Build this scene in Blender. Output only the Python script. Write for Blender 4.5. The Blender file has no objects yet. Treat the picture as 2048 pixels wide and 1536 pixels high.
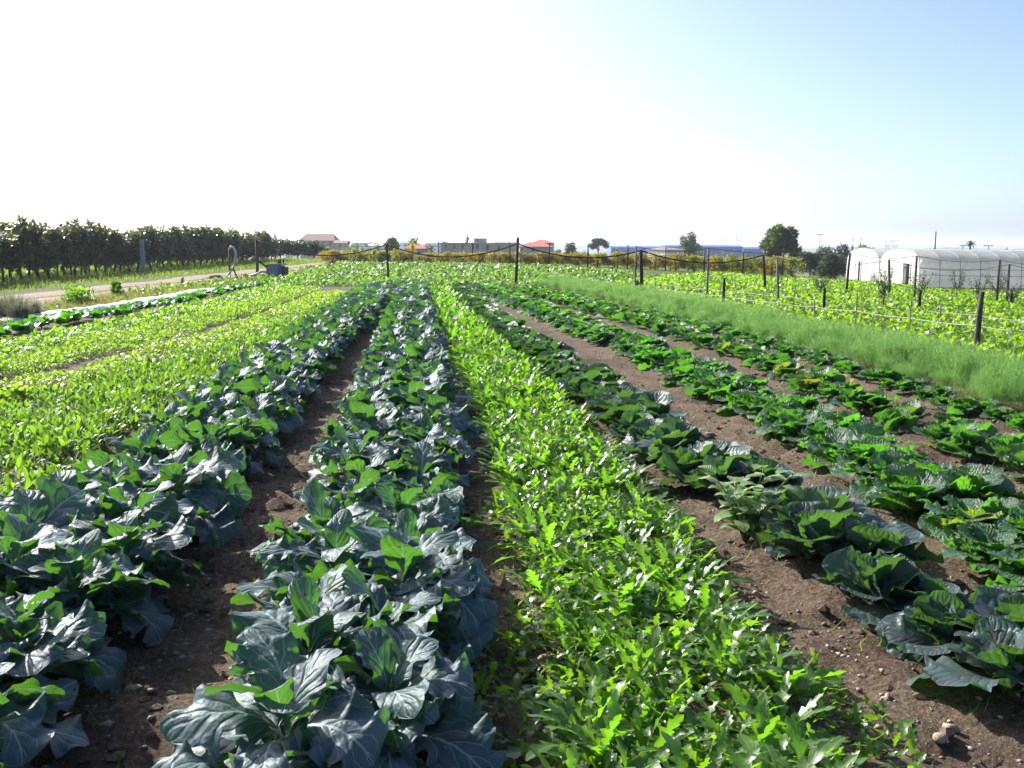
import bpy, math, random
import numpy as np
from mathutils import Matrix, Vector, Euler

# ------------------------------------------------------------------ camera
SC = bpy.context.scene
COL = SC.collection
R = math.radians
rng = np.random.default_rng(11)
random.seed(11)
F = 1991.0                       # focal length in photograph pixels
CAMH = 1.7
PITCH = math.atan((768 - 488.5) / F)
ROLL = R(0.4)
CAMROT = Matrix.Rotation(math.pi / 2 - PITCH, 3, 'X') @ Matrix.Rotation(ROLL, 3, 'Z')
cam = bpy.data.cameras.new('camera')
cam.sensor_width = 36.0
cam.lens = 35.0
cam.clip_start = 0.05
cam.clip_end = 30000
camo = bpy.data.objects.new('camera', cam)
COL.objects.link(camo)
camo.matrix_world = Matrix.Translation((0, 0, CAMH)) @ CAMROT.to_4x4()
SC.camera = camo

# ------------------------------------------------------------------ sky and sun
SUN_EL = R(31)
SUN_AZ = R(-47)                  # measured from +Y towards +X
w = bpy.data.worlds.new('World')
SC.world = w
w.use_nodes = True
nt = w.node_tree
nt.nodes.clear()
sky = nt.nodes.new('ShaderNodeTexSky')
sky.sky_type = 'NISHITA'
sky.sun_disc = False
sky.sun_elevation = SUN_EL
sky.sun_rotation = SUN_AZ
sky.altitude = 30
sky.air_density = 0.38
sky.dust_density = 2.2
sky.ozone_density = 3.0
bg = nt.nodes.new('ShaderNodeBackground')
bg.inputs['Strength'].default_value = 0.15
out = nt.nodes.new('ShaderNodeOutputWorld')
nt.links.new(sky.outputs[0], bg.inputs[0])
nt.links.new(bg.outputs[0], out.inputs[0])
sl = bpy.data.lights.new('sun', 'SUN')
sl.energy = 4.8
sl.angle = R(0.53)
sl.color = (1.0, 0.95, 0.86)
so = bpy.data.objects.new('sun', sl)
COL.objects.link(so)
sdir = Vector((math.sin(SUN_AZ) * math.cos(SUN_EL), math.cos(SUN_AZ) * math.cos(SUN_EL), math.sin(SUN_EL)))
so.rotation_euler = sdir.to_track_quat('Z', 'Y').to_euler()
so.location = sdir * 100

vs = SC.view_settings
vs.view_transform = 'Standard'
vs.look = 'None'
vs.exposure = 1.25
vs.gamma = 1.0
SC.display_settings.display_device = 'sRGB'
SC.cycles.use_denoising = True
SC.cycles.max_bounces = 8
SC.cycles.diffuse_bounces = 3
SC.cycles.glossy_bounces = 2
SC.cycles.transmission_bounces = 4
SC.cycles.transparent_max_bounces = 8
SC.cycles.volume_bounces = 1
SC.cycles.sample_clamp_indirect = 4.0
SC.cycles.use_adaptive_sampling = True
SC.cycles.adaptive_threshold = 0.02
SC.cycles.caustics_reflective = False
SC.cycles.caustics_refractive = False


# ------------------------------------------------------------------ terrain
def sp(a, k):
    a = np.asarray(a, float) / k
    return k * np.where(a > 30, a, np.log1p(np.exp(np.minimum(a, 30))))


def T(x, y):
    x = np.asarray(x, float)
    y = np.asarray(y, float)
    z = -0.06 * (sp(x - 8, 2.0) - sp(x - 33, 2.0))
    z = z - 0.03 * np.minimum(sp(y - 108, 6.0), 430)
    return z


def Tf(x, y):
    return float(T(x, y))


def ray(u, v):
    return CAMROT @ Vector(((u - 1024) / F, (768 - v) / F, -1))


def P(u, v, d):                  # the point seen at (u, v) of the photograph, d metres ahead
    r = ray(u, v)
    t = d / r.y
    return Vector((r.x * t, d, CAMH + r.z * t))


def G(u, v):                     # the ground point seen there
    r = ray(u, v)
    t0, t1 = 0.5, 0.5
    while t1 < 4000:
        if CAMH + r.z * t1 < Tf(r.x * t1, r.y * t1):
            break
        t0, t1 = t1, t1 * 1.05
    for _ in range(30):
        m = .5 * (t0 + t1)
        if CAMH + r.z * m < Tf(r.x * m, r.y * m):
            t1 = m
        else:
            t0 = m
    return Vector((r.x * t1, r.y * t1, CAMH + r.z * t1))


def hashn(ix, iy, seed):
    n = (ix.astype(np.int64) * 374761393 + iy.astype(np.int64) * 668265263 + seed * 144269) & 0x7fffffff
    n = ((n ^ (n >> 13)) * 1274126177) & 0x7fffffff
    return ((n ^ (n >> 16)) & 0xffff) / 65535.0


def vnoise(x, y, seed=0):
    ix = np.floor(x)
    iy = np.floor(y)
    fx = x - ix
    fy = y - iy
    fx = fx * fx * (3 - 2 * fx)
    fy = fy * fy * (3 - 2 * fy)
    a = hashn(ix, iy, seed)
    b = hashn(ix + 1, iy, seed)
    c = hashn(ix, iy + 1, seed)
    d = hashn(ix + 1, iy + 1, seed)
    return (a * (1 - fx) + b * fx) * (1 - fy) + (c * (1 - fx) + d * fx) * fy


# ------------------------------------------------------------------ object helpers
def tag(o, label=None, cat=None, group=None, kind=None):
    if label:
        o['label'] = label
    if cat:
        o['category'] = cat
    if group:
        o['group'] = group
    if kind:
        o['kind'] = kind
    return o


def link(name, data, parent=None, mat=None, matrix=None):
    o = bpy.data.objects.new(name, data)
    COL.objects.link(o)
    if parent is not None:
        o.parent = parent
    if mat is not None and data is not None and len(data.materials) == 0:
        data.materials.append(mat)
    if matrix is not None:
        o.matrix_basis = matrix
    return o


def empty(name, loc, rz=0.0, s=1.0):
    o = bpy.data.objects.new(name, None)
    o.empty_display_size = .1
    COL.objects.link(o)
    o.location = loc
    o.rotation_euler = (0, 0, rz)
    o.scale = (s, s, s)
    return o


def mesh_np(name, V, Q, UV=None, tint=None, mat=None, smooth=True, T3=None):
    """V (n,3); Q (m,4) quads; T3 (k,3) triangles"""
    me = bpy.data.meshes.new(name)
    V = np.asarray(V, np.float32)
    nq = 0 if Q is None else len(Q)
    n3 = 0 if T3 is None else len(T3)
    me.vertices.add(len(V))
    me.vertices.foreach_set('co', V.ravel())
    loops = []
    if nq:
        loops.append(np.asarray(Q, np.int32).ravel())
    if n3:
        loops.append(np.asarray(T3, np.int32).ravel())
    L = np.concatenate(loops)
    me.loops.add(len(L))
    me.loops.foreach_set('vertex_index', L)
    me.polygons.add(nq + n3)
    st = np.concatenate([np.arange(nq) * 4, nq * 4 + np.arange(n3) * 3]).astype(np.int32)
    me.polygons.foreach_set('loop_start', st)
    me.polygons.foreach_set('use_smooth', np.full(nq + n3, smooth, bool))
    if UV is not None:
        uvl = me.uv_layers.new(name='UVMap')
        uvl.data.foreach_set('uv', np.asarray(UV, np.float32)[L].ravel())
    if tint is not None:
        a = me.attributes.new('tint', 'FLOAT', 'POINT')
        a.data.foreach_set('value', np.asarray(tint, np.float32))
    me.update(calc_edges=True)
    me.validate()
    if mat:
        me.materials.append(mat)
    return me


class MB:
    """collects boxes, tubes and polygons into one mesh"""
    def __init__(self):
        self.v = []
        self.f = []

    def add(self, vs_, fs):
        o = len(self.v)
        self.v += [tuple(p) for p in vs_]
        self.f += [tuple(i + o for i in q) for q in fs]
        return self

    def box(self, x0, x1, y0, y1, z0, z1):
        v = [(x, y, z) for z in (z0, z1) for x, y in ((x0, y0), (x1, y0), (x1, y1), (x0, y1))]
        return self.add(v, [(3, 2, 1, 0), (4, 5, 6, 7), (0, 1, 5, 4), (1, 2, 6, 5), (2, 3, 7, 6), (3, 0, 4, 7)])

    def tube(self, pts, rad, n=8, cap=True):
        pts = [Vector(p) for p in pts]
        rs = rad if isinstance(rad, (list, tuple)) else [rad] * len(pts)
        o = len(self.v)
        up = Vector((0.31, 0.12, 0.94))
        for i, p in enumerate(pts):
            d = (pts[min(i + 1, len(pts) - 1)] - pts[max(i - 1, 0)]).normalized()
            a = d.cross(up)
            if a.length < .1:
                a = d.cross(Vector((1, 0, 0)))
            a.normalize()
            b = d.cross(a)
            for k in range(n):
                t = 2 * math.pi * k / n
                self.v.append(tuple(p + (a * math.cos(t) + b * math.sin(t)) * rs[i]))
        for i in range(len(pts) - 1):
            for k in range(n):
                k2 = (k + 1) % n
                self.f.append((o + i * n + k, o + i * n + k2, o + (i + 1) * n + k2, o + (i + 1) * n + k))
        if cap:
            self.f.append(tuple(o + k for k in reversed(range(n))))
            self.f.append(tuple(o + (len(pts) - 1) * n + k for k in range(n)))
        return self

    def data(self, name, mat=None, smooth=False):
        me = bpy.data.meshes.new(name)
        me.from_pydata(self.v, [], self.f)
        if smooth:
            me.polygons.foreach_set('use_smooth', [True] * len(me.polygons))
        me.update()
        if mat:
            me.materials.append(mat)
        return me

    def build(self, name, mat=None, parent=None, smooth=False, matrix=None):
        return link(name, self.data(name, mat, smooth), parent, None, matrix)


# ------------------------------------------------------------------ materials
class N:
    def __init__(self, name):
        self.m = bpy.data.materials.new(name)
        self.m.use_nodes = True
        self.t = self.m.node_tree
        self.t.nodes.clear()
        self.out = self.t.nodes.new('ShaderNodeOutputMaterial')

    def n(self, typ, _ins=None, **kw):
        nd = self.t.nodes.new('ShaderNode' + typ)
        for k, v in kw.items():
            setattr(nd, k, v)
        for k, v in (_ins or {}).items():
            self.set(nd.inputs[k], v)
        return nd

    def set(self, sock, v):
        if isinstance(v, bpy.types.NodeSocket):
            self.t.links.new(v, sock)
        elif isinstance(v, bpy.types.Node):
            self.t.links.new(v.outputs[0], sock)
        else:
            if isinstance(v, (tuple, list)) and len(v) == 3 and sock.type == 'RGBA':
                v = (*v, 1)
            sock.default_value = v

    def math(self, op, a, b=None, c=None, clamp=False):
        nd = self.t.nodes.new('ShaderNodeMath')
        nd.operation = op
        nd.use_clamp = clamp
        for i, x in enumerate((a, b, c)):
            if x is not None:
                self.set(nd.inputs[i], x)
        return nd.outputs[0]

    def mix(self, f, a, b, mode='MIX'):
        nd = self.t.nodes.new('ShaderNodeMix')
        nd.data_type = 'RGBA'
        nd.blend_type = mode
        self.set(nd.inputs[0], f)
        self.set(nd.inputs[6], a)
        self.set(nd.inputs[7], b)
        return nd.outputs[2]

    def ramp(self, f, stops):
        nd = self.t.nodes.new('ShaderNodeValToRGB')
        el = nd.color_ramp.elements
        while len(el) > 1:
            el.remove(el[-1])
        el[0].position = stops[0][0]
        el[0].color = (*stops[0][1], 1)
        for p, c in stops[1:]:
            e = el.new(p)
            e.color = (*c, 1)
        self.set(nd.inputs[0], f)
        return nd.outputs[0]

    def noise(self, scale, detail=4, rough=.55, vec=None):
        nd = self.n('TexNoise', {'Scale': scale, 'Detail': detail, 'Roughness': rough})
        if vec is not None:
            self.set(nd.inputs['Vector'], vec)
        return nd.outputs[0]

    def sstep(self, x, a, b):
        nd = self.n('MapRange', {'Value': x, 'From Min': a, 'From Max': b, 'To Min': 0.0, 'To Max': 1.0}, interpolation_type='SMOOTHSTEP')
        return nd.outputs[0]

    def done(self, shader):
        self.t.links.new(shader if isinstance(shader, bpy.types.NodeSocket) else shader.outputs[0], self.out.inputs[0])
        return self.m


def leaf_mat(name, top, trans, vein=None, rough=.42, spec=.5, tf=.45, var=.35, nv=7.0, slope=.35, bump=.5, wax=None, vw=.07, midw=.07, yellow=0.0, nscale=9.0, tint=(1, 1, 1), holes=False):
    m = N(name)
    uv = m.n('UVMap').outputs[0]
    sep = m.n('SeparateXYZ', {0: uv})
    s = m.math('ABSOLUTE', m.math('MULTIPLY_ADD', sep.outputs[0], 2.0, -1.0))
    v = sep.outputs[1]
    rnd = m.n('ObjectInfo').outputs['Random']
    att = m.n('Attribute', attribute_name='tint').outputs['Fac']
    r = m.math('FRACT', m.math('ADD', rnd, att))
    nz = m.noise(nscale, 3, .6, m.n('TexCoord').outputs['Object'])
    val = m.math('ADD', m.math('MULTIPLY_ADD', r, var, 1 - var * .5), m.math('MULTIPLY_ADD', nz, .5, -.25))
    colt = m.mix(1.0, top, m.n('CombineColor', {0: val, 1: val, 2: val}).outputs[0], 'MULTIPLY')
    colr = m.mix(1.0, trans, m.n('CombineColor', {0: val, 1: val, 2: val}).outputs[0], 'MULTIPLY')
    if wax:
        wz = m.sstep(m.noise(nscale * .6, 4, .6, m.n('TexCoord').outputs['Object']), .35, .7)
        colt = m.mix(m.math('MULTIPLY', wz, .6), colt, wax)
    if yellow > 0:
        r2 = m.math('FRACT', m.math('MULTIPLY', r, 7.31))
        yl = m.math('MULTIPLY', m.sstep(r2, 1 - yellow - .08, 1 - yellow + .08), .75)
        colt = m.mix(yl, colt, (.20, .17, .03))
        colr = m.mix(yl, colr, (.34, .34, .03))
    hgt = None
    if vein:
        f = m.math('FRACT', m.math('MULTIPLY', m.math('ADD', m.math('SUBTRACT', v, m.math('MULTIPLY', s, slope)), m.math('MULTIPLY_ADD', nz, .16, m.math('MULTIPLY', r, 3.0))), nv))
        d = m.math('ABSOLUTE', m.math('SUBTRACT', f, .5))
        side = m.math('SUBTRACT', 1.0, m.sstep(d, vw * .35, vw))
        side = m.math('MULTIPLY', side, m.math('MULTIPLY', m.math('SUBTRACT', 1.0, m.math('MULTIPLY', s, .7)), .8))
        mid = m.math('SUBTRACT', 1.0, m.sstep(m.math('MULTIPLY', s, m.math('ADD', v, .35)), midw * .4, midw))
        vm = m.math('MAXIMUM', side, mid)
        colt = m.mix(vm, colt, vein)
        colr = m.mix(m.math('MULTIPLY', vm, .4), colr, vein)
        hgt = m.math('ADD', m.math('MULTIPLY', m.sstep(d, 0.0, .35), m.math('MULTIPLY', m.noise(nscale * 1.7, 2, .5, m.n('TexCoord').outputs['Object']), .55)), m.math('MULTIPLY', nz, 1.1))
    else:
        hgt = nz
    bp = m.n('Bump', {'Strength': bump, 'Distance': .012, 'Height': hgt})
    pr = m.n('BsdfPrincipled', {'Base Color': colt, 'Roughness': rough, 'Specular IOR Level': spec, 'Specular Tint': (*tint, 1), 'Normal': bp.outputs[0]})
    tr = m.n('BsdfTranslucent', {'Color': colr, 'Normal': bp.outputs[0]})
    mx = m.n('MixShader', {0: tf, 1: pr.outputs[0], 2: tr.outputs[0]})
    if holes:                                   # a few insect holes
        vo = m.n('TexVoronoi', {'Vector': m.n('TexCoord').outputs['Object'], 'Scale': 34.0})
        hm = m.math('MULTIPLY', m.math('LESS_THAN', vo.outputs['Distance'], m.math('MULTIPLY_ADD', r, .22, .10)), m.math('GREATER_THAN', m.n('SeparateColor', {0: vo.outputs['Color']}).outputs[0], .94))
        mx = m.n('MixShader', {0: hm, 1: mx.outputs[0], 2: m.n('BsdfTransparent').outputs[0]})
    return m.done(mx)


def plain_mat(name, col, col2=None, rough=.7, scale=6.0, bump=.2, spec=.3, metal=0.0, detail=5, dist=.01, stretch=None):
    m = N(name)
    co = m.n('TexCoord').outputs['Object']
    if stretch:
        mp = m.n('Mapping', {0: co})
        mp.inputs['Scale'].default_value = stretch
        co = mp.outputs[0]
    nz = m.noise(scale, detail, .6, co)
    c = m.mix(m.sstep(nz, .3, .7), col, col2 or tuple(x * .7 for x in col))
    bp = m.n('Bump', {'Strength': bump, 'Distance': dist, 'Height': nz})
    pr = m.n('BsdfPrincipled', {'Base Color': c, 'Roughness': rough, 'Specular IOR Level': spec, 'Metallic': metal, 'Normal': bp.outputs[0]})
    return m.done(pr)


M = {}
M['broccoli'] = leaf_mat('broccoli_leaf', (.045, .085, .085), (.085, .25, .012), vein=(.27, .37, .35), rough=.54, spec=.45, tf=.34, wax=(.15, .20, .235), nv=5, slope=.45, bump=.75, vw=.065, midw=.05, yellow=.0, tint=(.78, .90, 1.0), holes=True)
M['broccoli_stem'] = plain_mat('broccoli_stalk', (.16, .24, .15), (.10, .16, .10), .5)
M['red_cabbage'] = leaf_mat('red_cabbage_leaf', (.045, .085, .075), (.075, .19, .02), vein=(.10, .05, .09), rough=.46, spec=.5, tf=.40, wax=(.09, .125, .14), nv=5, slope=.75, bump=.6, vw=.07, midw=.055, yellow=.0, tint=(.85, .93, 1.0))
M['savoy'] = leaf_mat('savoy_leaf', (.06, .125, .06), (.10, .36, .014), vein=(.13, .24, .12), rough=.42, spec=.5, tf=.45, wax=(.09, .14, .12), nv=9, slope=.5, bump=1.0, vw=.08, nscale=26.0, yellow=.03)
M['cauli'] = leaf_mat('green_cabbage_leaf', (.055, .11, .06), (.11, .33, .02), vein=(.18, .28, .18), rough=.40, spec=.55, tf=.43, wax=(.10, .14, .13), nv=7, slope=.5, bump=.8, yellow=.07)
M['chicory'] = leaf_mat('chicory_leaf', (.075, .15, .03), (.19, .46, .016), vein=(.22, .34, .12), rough=.36, spec=.55, tf=.5, nv=8, slope=.3, bump=.10, vw=.012, midw=.09, var=.55)
M['endive'] = leaf_mat('endive_leaf', (.075, .135, .035), (.19, .38, .022), rough=.38, spec=.55, tf=.48, var=.55)
M['weed'] = leaf_mat('weed_leaf', (.08, .15, .032), (.23, .46, .016), rough=.38, spec=.55, tf=.48, var=.5)
M['lettuce'] = leaf_mat('lettuce_leaf', (.13, .20, .03), (.32, .54, .02), rough=.40, spec=.5, tf=.5, var=.4)
M['parsley'] = leaf_mat('parsley_leaf', (.12, .19, .035), (.30, .52, .03), rough=.45, spec=.45, tf=.48, var=.5, yellow=.0)
M['radish'] = leaf_mat('radish_leaf', (.10, .19, .035), (.28, .54, .02), rough=.36, spec=.6, tf=.46, var=.45)
M['herb'] = leaf_mat('mixed_herb_leaf', (.09, .15, .045), (.20, .37, .04), rough=.42, spec=.5, tf=.46, var=.6)
M['chard'] = leaf_mat('chard_leaf', (.04, .11, .03), (.10, .38, .01), vein=(.16, .28, .12), rough=.38, spec=.5, tf=.45, var=.4)
M['field'] = leaf_mat('field_leaf', (.11, .19, .025), (.29, .54, .015), rough=.38, spec=.5, tf=.5, var=.5, yellow=.05)
M['fennel'] = leaf_mat('fennel_frond', (.12, .23, .08), (.26, .50, .10), rough=.6, spec=.15, tf=.5, var=.4)
M['grass'] = leaf_mat('grass_blade', (.10, .16, .03), (.26, .40, .03), rough=.5, spec=.35, tf=.45, var=.6, yellow=.22)
M['drygrass'] = leaf_mat('dry_grass_blade', (.24, .20, .09), (.40, .34, .13), rough=.6, spec=.2, tf=.4, var=.5)
M['verge'] = leaf_mat('verge_blade', (.15, .16, .055), (.28, .30, .07), rough=.55, spec=.25, tf=.42, var=.6, yellow=.4)
M['lavender'] = leaf_mat('grey_herb_leaf', (.12, .14, .09), (.20, .22, .12), rough=.6, spec=.25, tf=.35, var=.5)
M['orchard'] = leaf_mat('orchard_leaf', (.075, .09, .04), (.17, .20, .04), rough=.30, spec=.8, tf=.36, var=.6, yellow=.06)
M['hedge'] = leaf_mat('hedge_leaf', (.03, .06, .025), (.07, .15, .03), rough=.45, spec=.4, tf=.38, var=.5)
M['vine'] = leaf_mat('autumn_vine_leaf', (.22, .175, .03), (.52, .42, .02), rough=.5, spec=.35, tf=.48, var=.6, yellow=.25)
M['vinegreen'] = leaf_mat('green_vine_leaf', (.14, .17, .025), (.40, .46, .02), rough=.5, spec=.35, tf=.48, var=.6, yellow=.3)
M['tree'] = leaf_mat('broad_tree_leaf', (.05, .09, .02), (.13, .22, .02), rough=.45, spec=.4, tf=.42, var=.5, yellow=.05)
M['olive'] = leaf_mat('olive_leaf', (.085, .105, .065), (.10, .13, .05), rough=.45, spec=.45, tf=.3, var=.5)
M['conifer'] = leaf_mat('conifer_needle', (.025, .05, .02), (.04, .08, .02), rough=.55, spec=.3, tf=.25, var=.5)
M['farbush'] = leaf_mat('far_bush_leaf', (.06, .10, .03), (.12, .20, .03), rough=.55, spec=.25, tf=.4, var=.5)
M['bark'] = plain_mat('bark', (.075, .055, .04), (.04, .03, .022), .9, 14, .6)
M['vinebark'] = plain_mat('vine_bark', (.06, .048, .04), (.03, .025, .02), .9, 20, .6)
M['wood'] = plain_mat('weathered_post', (.085, .065, .05), (.04, .032, .026), .85, 9, .7, stretch=(3, 3, .4))
M['darkwood'] = plain_mat('tarred_post', (.028, .024, .020), (.016, .014, .012), .9, 12, .5, stretch=(3, 3, .4))
M['greywood'] = plain_mat('grey_post', (.20, .18, .16), (.11, .10, .09), .8, 9, .5, stretch=(3, 3, .4))
M['concrete'] = plain_mat('concrete', (.36, .36, .35), (.26, .26, .26), .85, 12, .3)
M['blackpipe'] = plain_mat('black_pipe', (.012, .012, .012), (.018, .017, .016), .85, 4, .1, spec=.12)
M['whitehose'] = plain_mat('pale_hose', (.50, .51, .50), (.36, .37, .36), .45, 5, .1, spec=.5)
M['wire'] = plain_mat('pale_wire', (.20, .21, .20), (.14, .15, .14), .5, 3, .05)
M['rust'] = plain_mat('rusty_steel', (.10, .07, .05), (.06, .045, .035), .75, 20, .4)
M['bluemetal'] = plain_mat('faded_blue_metal', (.10, .17, .30), (.07, .12, .22), .5, 8, .2)
M['greymetal'] = plain_mat('grey_metal', (.22, .25, .29), (.15, .17, .20), .5, 8, .2)
M['whitesheet'] = plain_mat('white_mulch_film', (.72, .73, .74), (.55, .56, .57), .35, 3, .6, spec=.5, dist=.03)
M['pinkroof'] = plain_mat('faded_tile', (.30, .19, .15), (.22, .14, .11), .85, 2, .2)
M['redroof'] = plain_mat('red_tile', (.44, .14, .09), (.34, .11, .08), .85, 2, .2)
M['greyroof'] = plain_mat('grey_sheet_roof', (.50, .52, .52), (.40, .42, .42), .5, 1, .1)
M['cream'] = plain_mat('cream_plaster', (.46, .42, .36), (.36, .33, .29), .9, .6, .1)
M['tanwall'] = plain_mat('bare_block_wall', (.44, .35, .27), (.34, .27, .21), .9, .5, .15)
M['greywall'] = plain_mat('grey_plaster', (.36, .37, .38), (.28, .29, .31), .9, .5, .1)
M['whitewall'] = plain_mat('white_plaster', (.72, .72, .70), (.62, .62, .60), .8, .5, .05)
M['bluewall'] = plain_mat('pale_blue_plaster', (.34, .38, .42), (.28, .32, .36), .9, .5, .1)
M['bluesheet'] = plain_mat('blue_sheet_wall', (.04, .15, .48), (.035, .12, .40), .55, .2, .1)
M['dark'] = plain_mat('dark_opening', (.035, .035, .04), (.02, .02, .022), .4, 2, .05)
M['stone'] = plain_mat('pale_stone', (.36, .29, .22), (.20, .16, .12), .85, 3, .6)
M['pylon'] = plain_mat('galvanised_steel', (.42, .43, .44), (.34, .35, .36), .5, 2, .05)
M['sack'] = plain_mat('dark_sack', (.05, .07, .06), (.03, .04, .035), .7, 8, .4)


def film_mat():
    m = N('greenhouse_film')
    nz = m.noise(1.3, 5, .6, m.n('TexCoord').outputs['Object'])
    c = m.mix(m.sstep(nz, .3, .75), (.87, .86, .83), (.72, .71, .68))
    bp = m.n('Bump', {'Strength': .25, 'Distance': .05, 'Height': nz})
    a = m.n('BsdfPrincipled', {'Base Color': c, 'Roughness': .35, 'Specular IOR Level': .5, 'Normal': bp.outputs[0]})
    b = m.n('BsdfTranslucent', {'Color': c})
    return m.done(m.n('MixShader', {0: .66, 1: a.outputs[0], 2: b.outputs[0]}))


M['film'] = film_mat()


def ground_mat():
    m = N('ground')
    pos = m.n('NewGeometry').outputs['Position']
    zone = m.n('Attribute', attribute_name='zone').outputs['Color']
    sz = m.n('SeparateColor', {0: zone})
    n1 = m.noise(3.0, 6, .65, pos)
    n2 = m.noise(38.0, 5, .7, pos)
    vor = m.n('TexVoronoi', {'Vector': pos, 'Scale': 42.0})
    soil = m.ramp(n2, [(.30, (.030, .020, .013)), (.5, (.118, .084, .058)), (.70, (.285, .215, .155))])
    soil = m.mix(m.sstep(n1, .35, .7), soil, m.mix(.55, soil, (.16, .118, .084)))
    soil = m.mix(m.math('MULTIPLY', m.sstep(m.noise(.8, 3, .6, pos), .48, .66), .55), soil, (.040, .027, .018))
    peb = m.math('MULTIPLY', m.math('SUBTRACT', 1.0, m.sstep(vor.outputs['Distance'], .10, .22)), m.sstep(m.n('SeparateColor', {0: vor.outputs['Color']}).outputs[0], .55, .62))
    soil = m.mix(peb, soil, (.34, .30, .25))
    n3 = m.noise(.9, 6, .7, pos)
    grass = m.ramp(n3, [(.3, (.035, .065, .014)), (.5, (.075, .125, .022)), (.68, (.13, .15, .04))])
    dry = m.ramp(m.noise(2.2, 6, .7, pos), [(.3, (.075, .085, .03)), (.5, (.15, .135, .06)), (.7, (.21, .17, .10))])
    far = m.ramp(m.noise(.012, 5, .6, pos), [(.3, (.05, .08, .03)), (.5, (.10, .12, .05)), (.7, (.15, .15, .08))])
    f1 = m.sstep(m.math('ADD', sz.outputs[0], m.math('MULTIPLY_ADD', n3, .9, -.45)), .4, .6)
    f2 = m.sstep(m.math('ADD', sz.outputs[1], m.math('MULTIPLY_ADD', n3, .9, -.45)), .4, .6)
    c = m.mix(f1, soil, grass)
    c = m.mix(f2, c, dry)
    c = m.mix(sz.outputs[2], c, far)
    h = m.math('ADD', m.math('MULTIPLY', n2, 1.0), m.math('MULTIPLY', peb, .5))
    bp = m.n('Bump', {'Strength': 1.0, 'Distance': .035, 'Height': h})
    return m.done(m.n('BsdfPrincipled', {'Base Color': c, 'Roughness': .9, 'Specular IOR Level': .15, 'Normal': bp.outputs[0]}))


M['ground'] = ground_mat()


def track_mat():
    m = N('track_dirt')
    pos = m.n('NewGeometry').outputs['Position']
    n1 = m.noise(1.1, 6, .65, pos)
    n2 = m.noise(22.0, 5, .7, pos)
    c = m.ramp(n1, [(.25, (.20, .145, .105)), (.5, (.30, .225, .17)), (.75, (.36, .28, .22))])
    c = m.mix(.35, c, m.ramp(n2, [(.3, (.14, .10, .075)), (.7, (.40, .32, .25))]))
    bp = m.n('Bump', {'Strength': .6, 'Distance': .02, 'Height': n2})
    return m.done(m.n('BsdfPrincipled', {'Base Color': c, 'Roughness': .95, 'Specular IOR Level': .1, 'Normal': bp.outputs[0]}))


M['track'] = track_mat()


# ------------------------------------------------------------------ row lines of the field
def poly(pts, ext=0.0):
    return [G(u, v) for u, v in pts]


LINES = {
    'broc_r': poly([(660, 1700), (690, 1536), (735, 1240), (790, 1000), (811, 800), (822, 650), (822, 584)]),
    'broc_l': poly([(-560, 1950), (-130, 1536), (118, 1260), (350, 1000), (535, 800), (690, 660), (762, 590)]),
    'chic_r': poly([(1430, 1700), (1390, 1500), (1265, 1250), (1195, 1080), (1110, 950), (1030, 800), (962, 710), (905, 630), (880, 588)]),
    'red': poly([(2330, 1560), (2080, 1420), (1940, 1335), (1780, 1235), (1620, 1130), (1440, 1000), (1280, 880), (1150, 780), (1030, 690), (960, 630), (916, 586)]),
    'savoy': poly([(2300, 1330), (2000, 1135), (1860, 1030), (1700, 935), (1500, 825), (1300, 728), (1150, 662), (1020, 608), (965, 583)]),
    'cab3': poly([(2400, 1120), (2060, 970), (1820, 870), (1640, 795), (1480, 725), (1300, 662), (1150, 620), (1030, 586)]),
    'cab4': poly([(2400, 1010), (2060, 880), (1850, 805), (1700, 752), (1500, 690), (1300, 638), (1150, 602), (1065, 582)]),
    'fennel': poly([(2700, 975), (2200, 838), (1900, 757), (1650, 697), (1400, 636), (1250, 600), (1110, 573)]),
    'L1': poly([(-1100, 1400), (-300, 1010), (0, 890), (220, 812), (420, 732), (560, 680), (690, 610), (735, 585)]),
    'L2': poly([(-900, 1060), (-250, 870), (0, 800), (220, 750), (400, 692), (560, 636), (665, 588)]),
    'L3': poly([(-800, 950), (-250, 800), (0, 745), (200, 700), (380, 652), (520, 610), (610, 580)]),
    'L4': poly([(-700, 860), (-250, 765), (0, 708), (180, 668), (340, 630), (480, 597), (570, 573)]),
    'L5': poly([(-700, 800), (-250, 722), (0, 676), (137, 650), (308, 617), (478, 583), (560, 566)]),
}


class Line:
    def __init__(self, pts):
        self.p = np.array([(p.x, p.y) for p in pts])
        # smooth
        d = np.r_[0, np.cumsum(np.hypot(*np.diff(self.p, axis=0).T))]
        s = np.linspace(0, d[-1], 160)
        x = np.interp(s, d, self.p[:, 0])
        y = np.interp(s, d, self.p[:, 1])
        k = np.hanning(25)
        k /= k.sum()
        for _ in range(1):
            xp = np.r_[2 * x[0] - x[12:0:-1], x, 2 * x[-1] - x[-2:-14:-1]]
            yp = np.r_[2 * y[0] - y[12:0:-1], y, 2 * y[-1] - y[-2:-14:-1]]
            x = np.convolve(xp, k, 'valid')
            y = np.convolve(yp, k, 'valid')
        self.x, self.y = x, y
        self.s = np.r_[0, np.cumsum(np.hypot(np.diff(x), np.diff(y)))]
        self.len = self.s[-1]
        tx, ty = np.gradient(x), np.gradient(y)
        n = np.hypot(tx, ty)
        self.tx, self.ty = tx / n, ty / n

    def at(self, s, off=0):
        x = np.interp(s, self.s, self.x)
        y = np.interp(s, self.s, self.y)
        tx = np.interp(s, self.s, self.tx)
        ty = np.interp(s, self.s, self.ty)
        return x + ty * off, y - tx * off      # off > 0: to the right


LN = {k: Line(v) for k, v in LINES.items()}

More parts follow.
